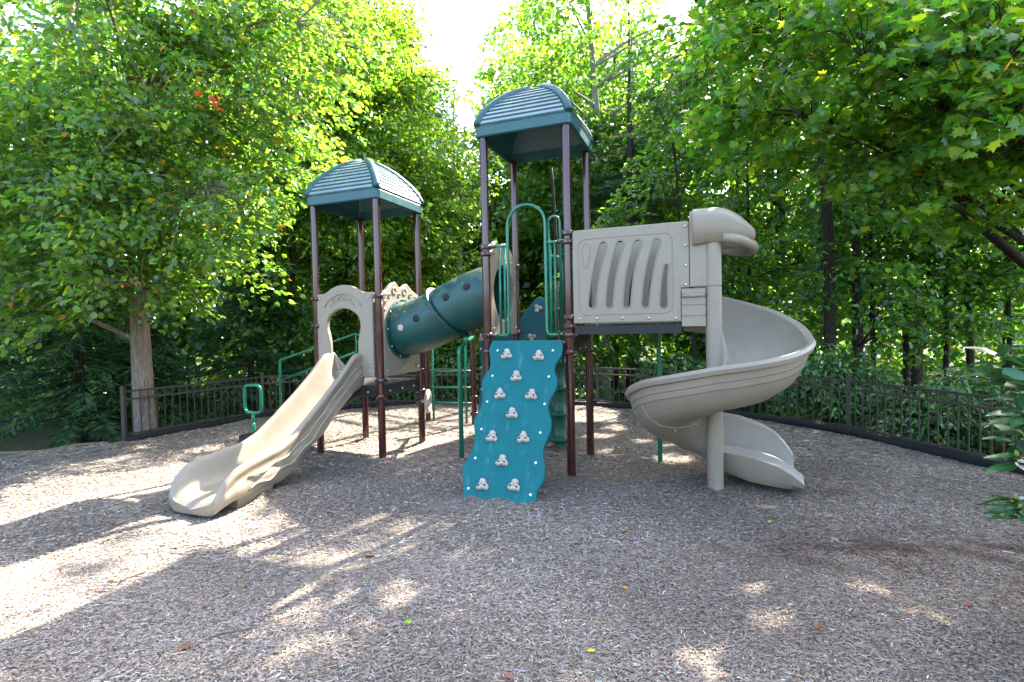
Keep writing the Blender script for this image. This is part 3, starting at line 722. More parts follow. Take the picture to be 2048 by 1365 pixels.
# totem climber: column with discs
tp_ = [(.10, -.1), (.10, .06), (.13, .08)]
for zc in (.14, .56, .98, 1.40):
    tp_ += [(.13, zc - .07), (.20, zc - .03), (.235, zc - .01), (.235, zc + .02), (.21, zc + .035), (.13, zc + .05), (.105, zc + .14), (.105, zc + .28), (.12, zc + .33)]
tp_ += [(.09, 1.76)]
MB().lathe(tp_, (0, 0, 0), 26).build('disc_climber', M_DGREEN, PS, 'dark green column of stacked discs behind the climbing wall', (-.03, 1.06, 0), 50)
# steering wheel on the left tower's rear right post
sw = MB(); sw.tube([(0, .16 * math.cos(R(a)), .17 * math.sin(R(a))) for a in range(0, 360, 20)], .035, 10, closed=True)
for a in (90, 210, 330): sw.tube([(0, 0, 0), (0, .15 * math.cos(R(a)), .15 * math.sin(R(a)))], .026, 8)
sw.tube([(-.11, 0, 0), (.02, 0, 0)], .022, 10)
o = sw.build('steering_wheel', M_HOLD, PS, 'tan toy steering wheel clamped to a maroon post', (LU + H + .15, H - .03, .75)); o.rotation_euler = (0, 0, R(20))

# bridge box to the spiral slide ---------------------------------------
bx = empty('slotted_panel', (1.38, -H - .02, 2.0)); bx.parent = PS; bx['label'] = 'beige side panel with five curved slots between right tower and spiral slide'
BX = Vector((1.38, -H - .02, 2.0))
outl = [(.66, 2.02), (1.995, 2.02), (1.995, 2.425), (2.09, 2.425), (2.09, 3.205), (2.07, 3.22), (.68, 3.22), (.66, 3.20)]
def slot(p_top, p_bot, bow, w0_, w1_, k=9):
    L_, R_ = [], []
    t0 = np.array(p_top); t1 = np.array(p_bot)
    for i in range(k + 1):
        t = i / k; c = t0 + (t1 - t0) * t; c[0] -= bow * math.sin(math.pi * t) * .9 * (1 - .15 * t)
        w = (w0_ + (w1_ - w0_) * t) / 2; L_.append((c[0] - w, c[1])); R_.append((c[0] + w, c[1]))
    capt = [(t0[0] + w0_ / 2 * math.cos(R(a)), t0[1] + w0_ / 2 * math.sin(R(a))) for a in range(30, 180, 30)]
    capb = [(t1[0] + w1_ / 2 * math.cos(R(a)), t1[1] + w1_ / 2 * math.sin(R(a))) for a in range(210, 360, 30)]
    return [tuple(p) for p in L_] + capb + [tuple(p) for p in R_[::-1]] + capt
SL = [slot((1.06, 3.0), (.905, 2.26), .03, .105, .10), slot((1.275, 3.0), (1.125, 2.255), .035, .105, .10), slot((1.49, 2.995), (1.345, 2.25), .035, .105, .10), slot((1.715, 2.99), (1.57, 2.245), .03, .105, .10), slot((1.825, 2.70), (1.79, 2.235), .012, .06, .10)]
def shift(ol, dx, dy): return [(x - dx, y - dy) for x, y in ol]
plate('panel', [outl] + SL, .07, .014, M_BEIGE, Matrix(((1, 0, 0, -BX.x), (0, 0, 1, 0), (0, 1, 0, -BX.z), (0, 0, 0, 1))), bx)
inn = rrect(.74, 2.13, 1.895, 3.10, .09)
MB().tube([(x - BX.x, -.035, z - BX.z) for x, z in inn], .0075, 6, closed=True).build('moulding', M_BEIGE, bx)
tear = smooth_poly([(.84, 3.04), (.79, 3.0), (.79, 2.9), (.80, 2.78), (.83, 2.735), (.86, 2.78), (.885, 2.9), (.89, 3.0)], 4)
MB().tube([(x - BX.x, -.035, z - BX.z) for x, z in tear], .0085, 6, closed=True).build('moulding', M_BEIGE, bx)
for sl_ in SL:
    MB().tube([(x - BX.x, -.034, z - BX.z) for x, z in sl_], .009, 6, closed=True).build('slot_rim', M_BEIGE, bx)
for x, z in [(2.05, 3.16), (2.05, 2.93), (2.05, 2.69), (2.05, 2.46), (.74, 2.08), (.97, 2.08), (1.29, 2.08), (1.61, 2.07), (1.93, 2.06)]:
    put('bolt', me_cb, bx, (x - BX.x, -.034, z - BX.z), (math.pi / 2, 0, 0), (1.5, 1.5, 1.5))
for i in range(7):                                           # worn embossed lettering, too faint to read
    MB().box((.80 - BX.x + .022 * i, -.035, 3.165 - BX.z), (.007, .0015, .012)).build('embossing', M_BEIGE, bx)
bk2 = empty('slotted_panel', (1.38, .52, 2.0)); bk2.parent = PS; bk2['label'] = 'beige panel on the far side of the bridge, seen through the slots'
plate('panel', [[(.66, 2.0), (2.05, 2.0), (2.05, 3.2), (.66, 3.2)]] + [slot((1.35, 2.8), (1.25, 2.26), .03, .1, .1), slot((1.62, 2.8), (1.54, 2.26), .03, .1, .1), slot((1.9, 2.8), (1.83, 2.26), .03, .1, .1)], .07, .012, M_BEIGE, Matrix(((1, 0, 0, -BX.x), (0, 0, 1, 0), (0, 1, 0, -BX.z), (0, 0, 0, 1))), bk2)
bd = MB().box((1.33, -.03, 1.955), (.68, .52, .015)).build('bridge_deck', M_DECK, PS)
for y in (-.585, .53): MB().box((1.33, y, 1.935), (.665, .02, .055)).build('beam', M_DECK, bd)
MB().box((.62, -.03, 1.87), (.014, .50, .10)).build('riser', M_DECK, bd)
post(1.62, 1.0 - .48, 1.93, [], .034, 'dark green pole holding up the bridge deck', M_GREEN)

# spiral slide ----------------------------------------------------------
PX, PY = 2.36, -.60
sp = empty('spiral_slide', (PX, PY, 0)); sp.parent = PS; sp['label'] = 'beige spiral slide winding once around its central pole'
th = [0, 45, 90, 135, 180, 225, 270, 315, 360]
lip = [2.37, 2.12, 1.80, 1.64, 1.53, 1.36, 1.11, .90, .74]
def sec_at(t):
    """t<0: straight entry; 0..360 helix; >360 straight run-out (units: degrees, then metres*100)"""
    if t < 0: zl = 2.42 - .05 * (1 + t / 36); ds = .49; ur = (0, 1); base = (t / 100, 0)
    elif t <= 360:
        zl = float(np.interp(t, th, lip)); ds = .49; a = R(90 - t); ur = (math.cos(a), math.sin(a)); base = (0, 0)
    else:
        s_ = (t - 360) / 100; base = (s_, 0); ur = (0, 1)
        zl = float(np.interp(s_, [0, .32, .6, .76, .87, .95, 1.0], [.76, .71, .61, .51, .38, .25, .17])); ds = .49
    rel = max(0, (t - 360) / 100)
    fz = float(np.interp(t, [-40, 0, 300, 360, 400, 430, 455, 460], [1.93, 1.88, .45, .19, .06, .02, .015, .01]))
    ds = zl - fz if t > 340 else ds
    inl = float(np.interp(rel, [0, .4, .65, .8, .9, .97, 1.0], [.52, .46, .39, .31, .23, .17, .14])) - zl if t > 360 else -.23
    wr = 1.0
    ri = .10 + .05 * min(1, rel * 3)
    if t > 430: wr = 1 - .06 * (t - 430) / 30
    D = ds; bu = .07 * min(1, rel * 3)
    prof = [(.99, -.075), (1.035, -.06), (1.05, -.015), (1.03, .022), (.995, .02), (.965, -.02 * D), (.95, -.20 * D), (.91, -.48 * D), (.83, -.72 * D), (.70, -.90 * D), (.54, -.985 * D), (.40, -D), (.29, -.95 * D), (.22, -.82 * D + 0), (.175, -.70 * D if t <= 360 else (-.7 * D + inl) / 2), (ri + .035, inl + .0), (ri + .015, inl + .016), (ri - .02, inl + .012), (ri - .035, inl - .02),
            (ri - .03 - bu, min(inl - .07, -.05)), (.17 - 1.3 * bu, -.80 * D), (.23 - bu, -.98 * D), (.34, -1.055 * D), (.52, -1.075 * D), (.72, -.99 * D), (.86, -.79 * D), (.922, -.58 * D), (.950, -.478 * D), (.936, -.475 * D), (.938, -.462 * D), (.953, -.459 * D), (.972, -.325 * D), (.958, -.322 * D), (.959, -.309 * D), (.974, -.306 * D), (.984, -.2 * D)]
    out_ = []
    for r_, dz in prof:
        rr = r_ * wr
        out_.append(Vector((base[0] + ur[0] * rr, base[1] + ur[1] * rr, max(zl + dz, -.03))))
    return out_
ts = list(np.linspace(-36, -4, 5)) + list(np.linspace(0, 360, 85)) + list(np.linspace(366, 455, 20))
secs = [sec_at(t) for t in ts]; n = len(secs[0]); V = [p for s_ in secs for p in s_]
Fc = [(i * n + k, i * n + (k + 1) % n, (i + 1) * n + (k + 1) % n, (i + 1) * n + k) for i in range(len(secs) - 1) for k in range(n)]
Fc += [tuple(range(n))[::-1], tuple((len(secs) - 1) * n + k for k in range(n))]
mb = MB().add(V, Fc, True); mb.sm[-1] = mb.sm[-2] = False
ch = mb.build('chute', M_BEIGE, sp); ch.data.set_sharp_from_angle(angle=R(33))
MB().lathe([(.093, -.25), (.09, 2.415), (.082, 2.42), (.082, 2.43), (.09, 2.435), (.09, 2.98)], n=26).build('pole', M_BEIGE, sp, sharp=30)
# joint flange between the two half turns, with bolts
def rib_at(t):
    s_ = sec_at(t); k0, k1 = 19, 27
    V = []; c = Vector((0, 0, 0))
    for q, off in ((t - 2.4, 0), (t - 2.0, .013), (t + 2.0, .013), (t + 2.4, 0)):
        ss = sec_at(q)
        for k in range(k0, k1 + 1):
            p = ss[k]; a = R(90 - q); rad = Vector((math.cos(a), math.sin(a), 0))
            kk = (k - k0) / (k1 - k0)
            nrm = (rad * (kk * 1.0) + Vector((0, 0, -1)) * (1 - kk)).normalized()
            V.append(p + nrm * off)
    m_ = k1 - k0 + 1
    Fc = [(j * m_ + i, j * m_ + i + 1, ((j + 1) % 4) * m_ + i + 1, ((j + 1) % 4) * m_ + i) for j in range(4) for i in range(m_ - 1)]
    o = MB().add(V, Fc, False).build('joint_rib', M_BEIGE, sp)
    for k in (21, 23):
        put('bolt', me_cb, sp, s_[k] + Vector((0, 0, -.02)), (math.pi, 0, 0), (1.1, 1.1, 1.1))
rib_at(238)
# entry cheeks: lower moulding and upper panel beside the pole
ec = MB()
ec.box((-.225, -.02, 2.185), (.135, .03, .225))
ec.build('entry_cheek', M_BEIGE, sp)
MB().tube([(-.355, -.05, 2.33), (-.09, -.05, 2.33)], .03, 10).build('entry_moulding', M_BEIGE, sp)
MB().tube([(-.355, -.05, 2.22), (-.09, -.05, 2.22)], .008, 6).build('entry_moulding', M_BEIGE, sp)
MB().tube([(-.355, -.05, 2.09), (-.09, -.05, 2.09)], .008, 6).build('entry_moulding', M_BEIGE, sp)
plate('entry_panel', [[(-.265, 2.43), (-.05, 2.43), (-.05, 3.28), (-.255, 3.33), (-.265, 3.32)]], .07, .012, M_BEIGE, XZ(-.01), sp)
for i in range(6): MB().box((-.20 + .02 * i, -.0465, 2.50), (.006, .0015, .010)).build('embossing', M_BEIGE, sp)
plate('entry_panel', [[(-.265, 1.95), (-.05, 1.95), (-.05, 3.28), (-.255, 3.33), (-.265, 3.32)]], .07, .012, M_BEIGE, XZ(1.08), sp)
MB().tube([(-.10, 1.08, 1.9), (-.10, 1.08, 3.1)], .07, 14).build('entry_post', M_BEIGE, sp)
# hood: domed canopy over the entry, open towards the slide
def hood():
    us = np.linspace(-.23, .46, 15); V = []; m_ = 26
    for shell in (0, 1):
        for u_ in us:
            t = (u_ + .23) / .69
            top = 3.40 - .30 * max(0, (t - .35) / .65) ** 1.9
            half = .655 * (1 - .30 * max(0, (t - .5) / .5) ** 2)
            bot = 2.92 + .02 * math.sin(t * 6) + .10 * max(0, t - .35)
            if shell: top -= .04; half -= .045
            for k in range(m_):
                q = k / (m_ - 1); a = math.pi * q            # arch from near side to far side, superelliptic
                ca, sa = math.cos(a), math.sin(a)
                y = .54 - half * 1.05 * math.copysign(abs(ca) ** .55, ca)
                z = bot + (top - bot) * sa ** .42
                if sa < .35: y += (-1 if ca > 0 else 1) * -.05 * (1 - sa / .35)
                V.append((u_, y, z))
    L_ = len(us); Fc = []
    for sh in (0, 1):
        o_ = sh * L_ * m_
        Fc += [(o_ + i * m_ + k, o_ + i * m_ + k + 1, o_ + (i + 1) * m_ + k + 1, o_ + (i + 1) * m_ + k) for i in range(L_ - 1) for k in range(m_ - 1)]
    o_ = L_ * m_
    for i in range(L_ - 1):
        for k in (0, m_ - 1): Fc.append((i * m_ + k, (i + 1) * m_ + k, o_ + (i + 1) * m_ + k, o_ + i * m_ + k))
    for i in (0, L_ - 1):
        Fc += [(i * m_ + k, i * m_ + k + 1, o_ + i * m_ + k + 1, o_ + i * m_ + k) for k in range(m_ - 1)]
    return MB().add(V, Fc, True).build('hood', M_BEIGE, sp, 'rounded beige hood over the spiral slide entry')
hd = hood()
# rim along the hood's top edge and the visor ring below its front
vis = [(.10 + .36 * math.sin(R(a)) ** .8 if a < 180 else .1, .54 - .62 * math.cos(R(a)), 2.99 - .08 * math.sin(R(a))) for a in range(0, 181, 12)]
MB().tube(vis, [.05 + .02 * math.sin(R(a)) for a in range(0, 181, 12)], 12).build('visor', M_BEIGE, sp)

# ------------------------------------------------------------------ foliage helpers
def mesh_np(name, V, loops, sizes, mat, col=None, smooth=False):
    me = bpy.data.meshes.new(name)
    me.vertices.add(len(V)); me.vertices.foreach_set('co', np.ascontiguousarray(V, np.float32).ravel())
    me.loops.add(len(loops)); me.loops.foreach_set('vertex_index', np.ascontiguousarray(loops, np.int32))
    st = np.concatenate([[0], np.cumsum(sizes)[:-1]]).astype(np.int32)
    me.polygons.add(len(sizes)); me.polygons.foreach_set('loop_start', st); me.polygons.foreach_set('loop_total', np.ascontiguousarray(sizes, np.int32))
    if smooth: me.polygons.foreach_set('use_smooth', np.ones(len(sizes), bool))
    me.update(calc_edges=True)
    if col is not None:
        at = me.color_attributes.new('col', 'FLOAT_COLOR', 'POINT')
        at.data.foreach_set('color', np.ascontiguousarray(np.c_[col, np.ones(len(col))], np.float32).ravel())
    me.materials.append(mat)
    return me
# leaf shapes: (along, side, normal) points and faces
OVAL = (np.array([(0, 0, 0), (.30, .5, .10), (.72, .40, .06), (1, 0, -.10), (.72, -.40, .06), (.30, -.5, .10)]), [(0, 3, 2, 1), (0, 5, 4, 3)])
DIAM = (np.array([(0, 0, 0), (.45, .5, .06), (1, 0, -.08), (.45, -.5, .06)]), [(0, 3, 2, 1)])
_ml = [(0, 0, 0), (.02, .34, .03), (.16, .26, .02), (.32, .62, .0), (.45, .30, .02), (.66, .42, -.02), (.68, .16, .0), (1, 0, -.10)]
MAPLE = (np.array([(.36, 0, .03)] + _ml + [(a, -b, c) for a, b, c in _ml[-2:0:-1]]), None)
_k = len(MAPLE[0]) - 1
MAPLE = (MAPLE[0], [(0, 1 + (i + 1) % _k, 1 + i) for i in range(_k)])
def norm(a): return a / np.maximum(np.linalg.norm(a, axis=1, keepdims=True), 1e-9)
def leaf_mesh(name, P, D, Nn, L, W, C, tmpl, mat):
    T, F_ = tmpl; n = len(P); k = len(T)
    D = norm(D); S = norm(np.cross(Nn, D)); Nn = np.cross(D, S)
    V = (P[:, None, :] + L[:, None, None] * (T[None, :, 0, None] * D[:, None, :] + (T[None, :, 1, None] * W[:, None, None]) * S[:, None, :] + T[None, :, 2, None] * Nn[:, None, :])).reshape(-1, 3)
    fl = np.concatenate([np.array(f) for f in F_]); sz = np.array([len(f) for f in F_])
    loops = (np.arange(n)[:, None] * k + fl[None, :]).ravel(); sizes = np.tile(sz, n)
    return mesh_np(name, V, loops, sizes, mat, np.repeat(C, k, axis=0))
def pal(n, table):
    """colours picked from (weight, rgb) with jitter"""
    w = np.array([t[0] for t in table], float); w /= w.sum(); c = np.array([t[1] for t in table])
    i = rng.choice(len(table), n, p=w); out = c[i] * rng.uniform(.72, 1.3, (n, 1)) * rng.uniform(.9, 1.1, (n, 3))
    return out
# sunlit places on the ground: no leaf may stand between them and the sun
LIT = [np.array(p) for p in (
    [(-4.2, 8.6), (-4.5, 10.2), (-4.3, 12.9), (-.83, 13.3), (-.5, 10.7), (-.7, 8.6), (-1.2, 8.1), (-1.6, 8.0), (-2.0, 7.7), (-2.8, 8.1), (-3.1, 8.0)],
    [(-6.8, 6.6), (-6.4, 7.2), (-5.3, 7.8), (-5.1, 8.6), (-4.71, 9.2), (-3.2, 8.2), (-2.7, 6.6), (-2.85, 5.85), (-3.2, 5.35), (-3.67, 5.2), (-4.2, 4.9), (-4.0, 4.75), (-4.2, 4.4), (-5.4, 4.9)],
    [(.86, 14.2), (2.05, 14.0), (2.6, 11.8), (2.2, 10.5), (.9, 10.5)])]
DAP = np.array([(-1.6, 3.68, .21), (-1.31, 3.23, .19), (-1.42, 3.07, .12), (-3.18, 4.69, .27), (-2.79, 4.89, .23), (-2.6, 3.33, .14), (-3.36, 3.41, .16), (-2.61, 6.97, .3), (-3.04, 6.19, .24), (-.88, 3.89, .15), (-.08, 3.05, .12), (1.16, 4.2, .2), (1.79, 3.97, .17), (1.04, 4.75, .18), (1.79, 4.77, .18), (2.57, 3.82, .18), (1.1, 3.2, .18), (2.75, 5.83, .17), (2.03, 4.44, .13), (5.66, 7.44, .11), (5.12, 5.6, .08), (.81, 3.9, .11), (1.76, 3.46, .16), (1.2, 3.01, .11), (-.56, 3.48, .13), (-1.45, 4.51, .17), (.36, 3.51, .13), (5.59, 9.52, .18), (4.8, 8.75, .17), (2.7, 3.42, .16), (-3.47, 3.92, .15),
                (1.5, 9.3, .3), (2.2, 8.6, .35), (2.9, 9.2, .3), (1.4, 8.2, .25), (2.3, 7.6, .3), (3.3, 8.4, .2), (1.9, 10.0, .3), (-5.4, 9.0, .25), (-6.3, 8.3, .25), (-6.6, 9.2, .2), (-5.3, 10.1, .25), (-4.9, 11.0, .3), (3.2, 9.8, .2), (3.1, 6.9, .12), (3.25, 6.3, .1), (2.32, 5.36, .07), (2.45, 5.5, .06), (2.2, 5.45, .05), (2.62, 5.35, .06), (2.9, 5.2, .05)])
def inpoly(x, y, P):
    r_ = np.zeros(len(x), bool); j = len(P) - 1
    for i in range(len(P)):
        xi, yi = P[i]; xj, yj = P[j]
        c = ((yi > y) != (yj > y)) & (x < (xj - xi) * (y - yi) / (yj - yi + 1e-12) + xi)
        r_ ^= c; j = i
    return r_
def carve(P, p=1.0):
    g = P[:, :2] - SUND[None, :2] / SUND[2] * P[:, 2:3]
    x = g[:, 0] + rng.normal(0, .09, len(P)); y = g[:, 1] + rng.normal(0, .09, len(P))
    hit = np.zeros(len(P), bool)
    for q in LIT: hit |= inpoly(x, y, q)
    sure = hit.copy()
    gx = g[:, 0] + .07 * np.sin(g[:, 1] * 17); gy = g[:, 1] + .05 * np.sin(g[:, 0] * 21 + 1)
    d2 = (gx[:, None] - DAP[None, :, 0]) ** 2 + (gy[:, None] - DAP[None, :, 1]) ** 2
    hit |= (d2 < (DAP[None, :, 2] * 1.2) ** 2).any(1) & (rng.random(len(P)) < .992)
    return ~(hit & (rng.random(len(P)) < p) & (P[:, 2] > .3))
def seen(P, m=.12):
    """rough test whether a point is in or near the camera's field of view"""
    return (P[:, 1] > .5) & (np.abs(P[:, 0]) < P[:, 1] * (.977 + m) + .6) & (P[:, 2] - 2 < P[:, 1] * (.64 + m) + .6)

def bezier(a, b, c, d, k):
    t = np.linspace(0, 1, k + 1)[:, None]
    return (1 - t) ** 3 * a + 3 * (1 - t) ** 2 * t * b + 3 * (1 - t) * t * t * c + t ** 3 * d

def make_tree(name, label, trunk, r0, r1, crowns, nspray, nleaf, leaf, palette, tmpl=OVAL, bark=None, mat=None, spray=(.55, .1), droop=.25, upb=.7,
              nlimb=14, wr=(.5, .7), group=None, cat='tree', rbias=.42, twig=.009, carved=True, limb_r=.05, face=.35, lo=None):
    bark = bark or M_BARKD; mat = mat or M_LEAF
    T = np.array(trunk, float)
    base = T[0].copy()
    root = empty(name, tuple(base)); tag(root, label, cat, group)
    tp = np.array(smooth_poly([tuple(p) for p in T], 5, False)); tr = np.linspace(r0, r1, len(tp)); tr[0] *= 1.25; tr[1] *= 1.06
    mb = MB(); mb.tube([Vector(p - base) for p in tp], list(tr), 14 if r0 > .1 else 8)
    # spray centres
    vol = np.array([c[1][0] * c[1][1] * c[1][2] for c in crowns]); vol = vol / vol.sum()
    ci = rng.choice(len(crowns), nspray, p=vol); d = norm(rng.normal(size=(nspray, 3))); rad = rng.random(nspray) ** rbias
    C0 = np.array([c[0] for c in crowns])[ci]; R0_ = np.array([c[1] for c in crowns])[ci]
    SC = C0 + d * R0_ * rad[:, None]
    if lo is not None: SC = SC[SC[:, 2] > lo]
    nspray = len(SC)
    # limbs
    li = rng.choice(nspray, min(nlimb, nspray), replace=False); LP = [tp[int(len(tp) * .35):]]
    for i in li:
        e = SC[i]
        if carved and not carve(np.array([e, e + [0, 0, .05]]), 1.0).any(): continue
        hd_ = np.hypot(e[0] - base[0], e[1] - base[1])
        zs = e[2] - .35 * hd_ - rng.uniform(0, .6); k = int(np.argmin(np.abs(tp[:, 2] - zs))); k = max(k, int(len(tp) * .25)); s0 = tp[k]
        dirh = np.array([e[0] - s0[0], e[1] - s0[1], 0.]); L_ = np.linalg.norm(e - s0)
        b = s0 + dirh * .35 + np.array([0, 0, .22 * L_]) + rng.normal(0, .05 * L_, 3); c = e - dirh * .25 + np.array([0, 0, .05 * L_]) + rng.normal(0, .05 * L_, 3)
        q = bezier(s0, b, c, e, 12); rr = np.linspace(min(limb_r, tr[k] * .6) * rng.uniform(.7, 1.2), .008, 13)
        mb.tube([Vector(p - base) for p in q], list(rr), 6, cap=False); LP.append(q[2:])
    LA = np.concatenate(LP)
    # twigs and leaves
    out = SC - np.array([base[0], base[1], 0]); out[:, 2] = 0; out = norm(out + rng.normal(0, .35, out.shape) * [1, 1, 0])
    for i in range(nspray):
        k = int(np.argmin(((LA - SC[i]) ** 2).sum(1))); s0 = LA[k]; e = SC[i] + out[i] * spray[0] * .5 - np.array([0, 0, droop * .3])
        L_ = np.linalg.norm(e - s0)
        if L_ < .05 or L_ > 3.2: continue
        if carved and not carve(np.array([(s0 + e) / 2, e]), 1.0).all(): continue
        mid = (s0 + e) / 2 + np.array([0, 0, .10 * L_]) + rng.normal(0, .06 * L_, 3)
        mb.tube([Vector(s0 - base), Vector(mid - base), Vector(e - base)], [twig, twig * .75, twig * .4], 4, cap=False)
    o = mb.build('trunk', bark, root)
    n = nspray * nleaf; ix = np.repeat(np.arange(nspray), nleaf)
    a = rng.uniform(-1, 1, n); b = rng.uniform(-1, 1, n) * np.sqrt(1 - .75 * a * a)
    od = out[ix]; sd_ = np.stack([-od[:, 1], od[:, 0], np.zeros(n)], 1)
    sz = spray[0] * rng.uniform(.7, 1.25, nspray)[ix]
    P = SC[ix] + od * (a * sz)[:, None] + sd_ * (b * sz * .75)[:, None]
    P[:, 2] += -droop * ((a + .6) ** 2) * sz * .8 + rng.normal(0, spray[1], n)
    keep = np.ones(n, bool)
    if carved: keep &= carve(P)
    P = P[keep]; od = od[keep]; sd_ = sd_[keep]; b = b[keep]; n = len(P); ix = ix[keep]
    D = od * .8 + sd_ * (b * .9)[:, None] + rng.normal(0, .45, (n, 3)); D[:, 2] -= rng.uniform(.0, .9, n)
    Nn = np.stack([np.zeros(n), np.zeros(n), np.full(n, upb)], 1) + rng.normal(0, .55, (n, 3)); Nn[:, 1] -= face * rng.random(n)
    L_ = rng.uniform(leaf[0], leaf[1], n); W = rng.uniform(wr[0], wr[1], n)
    Cc = pal(n, palette) * rng.uniform(.75, 1.25, nspray)[ix][:, None]
    me = leaf_mesh('crown', P - base, D, Nn, L_, W, Cc, tmpl, mat)
    c = bpy.data.objects.new('crown', me); link(c, root)
    return root

G_LEFT = [(6, (.075, .17, .05)), (4, (.11, .215, .05)), (2.6, (.17, .25, .03)), (.13, (.40, .26, .02)), (.06, (.46, .17, .02)), (.012, (.45, .06, .02))]  # greens paled to put whitish leaf glints into the colour
G_YEL = [(4, (.11, .22, .03)), (3, (.16, .25, .025)), (2.5, (.075, .18, .035)), (.1, (.36, .26, .02))]
G_MAPLE = [(5, (.065, .185, .035)), (4, (.105, .225, .03)), (2.5, (.18, .26, .02)), (.015, (.4, .15, .02))]
G_MID = [(5, (.065, .17, .045)), (3, (.095, .21, .04)), (2, (.15, .24, .03))]
G_DARK = [(5, (.05, .14, .042)), (3, (.075, .18, .04)), (1.5, (.14, .23, .03))]
G_HEM = [(5, (.035, .10, .045)), (3, (.05, .13, .045)), (1, (.085, .165, .035))]
G_PINE = [(4, (.045, .12, .06)), (3, (.07, .15, .065))]

# ------------------------------------------------------------------ trees
make_tree('broadleaf_tree', 'big spreading tree with drooping oval leaves and grey trunk behind the left fence end', [(-7.3, 10.35, -.3), (-7.33, 10.35, 1.5), (-7.3, 10.3, 3.2), (-7.2, 10.2, 5.5), (-7.1, 10.1, 8.5), (-7.0, 10, 11)], .205, .05,
          [((-6.2, 9.4, 5.6), (3.3, 1.7, 3.2)), ((-6.4, 9.1, 3.65), (2.7, 1.4, 1.3)), ((-5.0, 9.7, 7.5), (2.6, 1.5, 2.6)), ((-8.6, 9.2, 4.8), (1.8, 1.5, 3.0))], 820, 44, (.095, .155), G_LEFT, OVAL, M_BARK, spray=(.5, .07), droop=.45, nlimb=30, limb_r=.06, face=.6)
# a small turned-orange spray in the big left tree
_c = [o for o in bpy.data.objects if o.name.startswith('crown')][0].data; _n = len(_c.vertices)
_v = np.zeros(_n * 3, np.float32); _c.vertices.foreach_get('co', _v); _v = _v.reshape(-1, 6, 3).mean(1) + [-7.3, 10.35, -.3]
_k = np.zeros(len(_v), bool)
for q, r_ in (((-4.35, 7.95, 5.35), .30), ((-4.15, 8.05, 5.3), .2), ((-4.6, 8.2, 5.55), .22)): _k |= ((_v - np.array(q)) ** 2).sum(1) < r_ * r_
_a = np.zeros(_n * 4, np.float32); _c.color_attributes['col'].data.foreach_get('color', _a); _a = _a.reshape(-1, 6, 4); _a[_k, :, :3] = (.5, .10, .02)
_c.color_attributes['col'].data.foreach_set('color', _a.ravel())
make_tree('broadleaf_tree', 'yellow green tree standing behind the left tower', [(-5.0, 16.2, -1.2), (-5.0, 16.1, 4), (-4.6, 16, 9), (-4.4, 16, 13)], .2, .05,
          [((-4.9, 15.6, 9.0), (2.5, 2.2, 5.0)), ((-3.6, 15.2, 5.2), (2.7, 1.9, 2.9)), ((-6.6, 15.6, 7), (2.2, 2, 4)), ((-2.6, 15.6, 3.2), (2.2, 1.4, 1.9)), ((-2.1, 16.2, 5.6), (1.9, 1.3, 3.0)), ((-3.1, 16, 8.4), (1.6, 1.4, 2.8))], 1250, 60, (.10, .16), G_YEL, OVAL, M_BARKD, spray=(.65, .10), nlimb=26)
make_tree('tulip_tree', 'tall open tree with a forked pale trunk right of the sky gap', [(3.9, 22.2, -1.4), (3.9, 22.1, 4), (3.95, 22, 7.3), (3.7, 22, 11), (3.4, 21.8, 15), (3.2, 21.8, 18)], .25, .05,
          [((3.6, 21.5, 11.6), (3.8, 1.8, 5.4)), ((6.4, 21.5, 10), (3.3, 1.8, 4.4)), ((1.9, 21.6, 8.4), (2.4, 1.6, 4)), ((8.5, 22, 14), (3.6, 1.8, 4.8))], 860, 46, (.14, .22), G_MID + [(2, (.13, .2, .02))], OVAL, M_BARKP, spray=(.75, .16), nlimb=30, wr=(.75, 1.0), limb_r=.12)
make_tree('understory_tree', 'low bright green tree with long drooping leaves behind the right tower', [(1.2, 14.9, -1.0), (1.25, 14.9, 1.5), (1.3, 14.8, 4), (1.2, 14.7, 6.4)], .09, .03,
          [((.9, 14.7, 4.4), (2.3, .9, 2.3)), ((2.6, 14.9, 2.6), (1.6, .8, 1.6)), ((-1.1, 14.9, 2.4), (1.4, .7, 1.3))], 560, 42, (.14, .24), [(4, (.045, .13, .022)), (3, (.07, .16, .02)), (1, (.11, .18, .02))], OVAL, M_BARKD, spray=(.42, .08), droop=.6, wr=(.3, .42), nlimb=14)
make_tree('maple_tree', 'maple overhanging the right side with limbs reaching in from the upper right', [(9.9, 9.6, -.6), (9.8, 9.5, 2.5), (9.6, 9.3, 5), (9.3, 9.1, 8), (9.0, 9, 12)], .24, .07,
          [((6.6, 8.4, 6.3), (3.4, 1.7, 2.3)), ((8.2, 8.2, 5.0), (2.6, 1.6, 2.0)), ((4.7, 8.8, 6.6), (2.2, 1.3, 1.9)), ((8.6, 9.6, 9.4), (2.6, 1.8, 1.6)), ((6.4, 6.6, 5.3), (1.5, 1.0, 1.1))], 640, 38, (.11, .17), G_MAPLE, MAPLE, M_BARKD, spray=(.55, .06), droop=.3, upb=1.0, wr=(.95, 1.15), nlimb=30, limb_r=.075, lo=3.45)
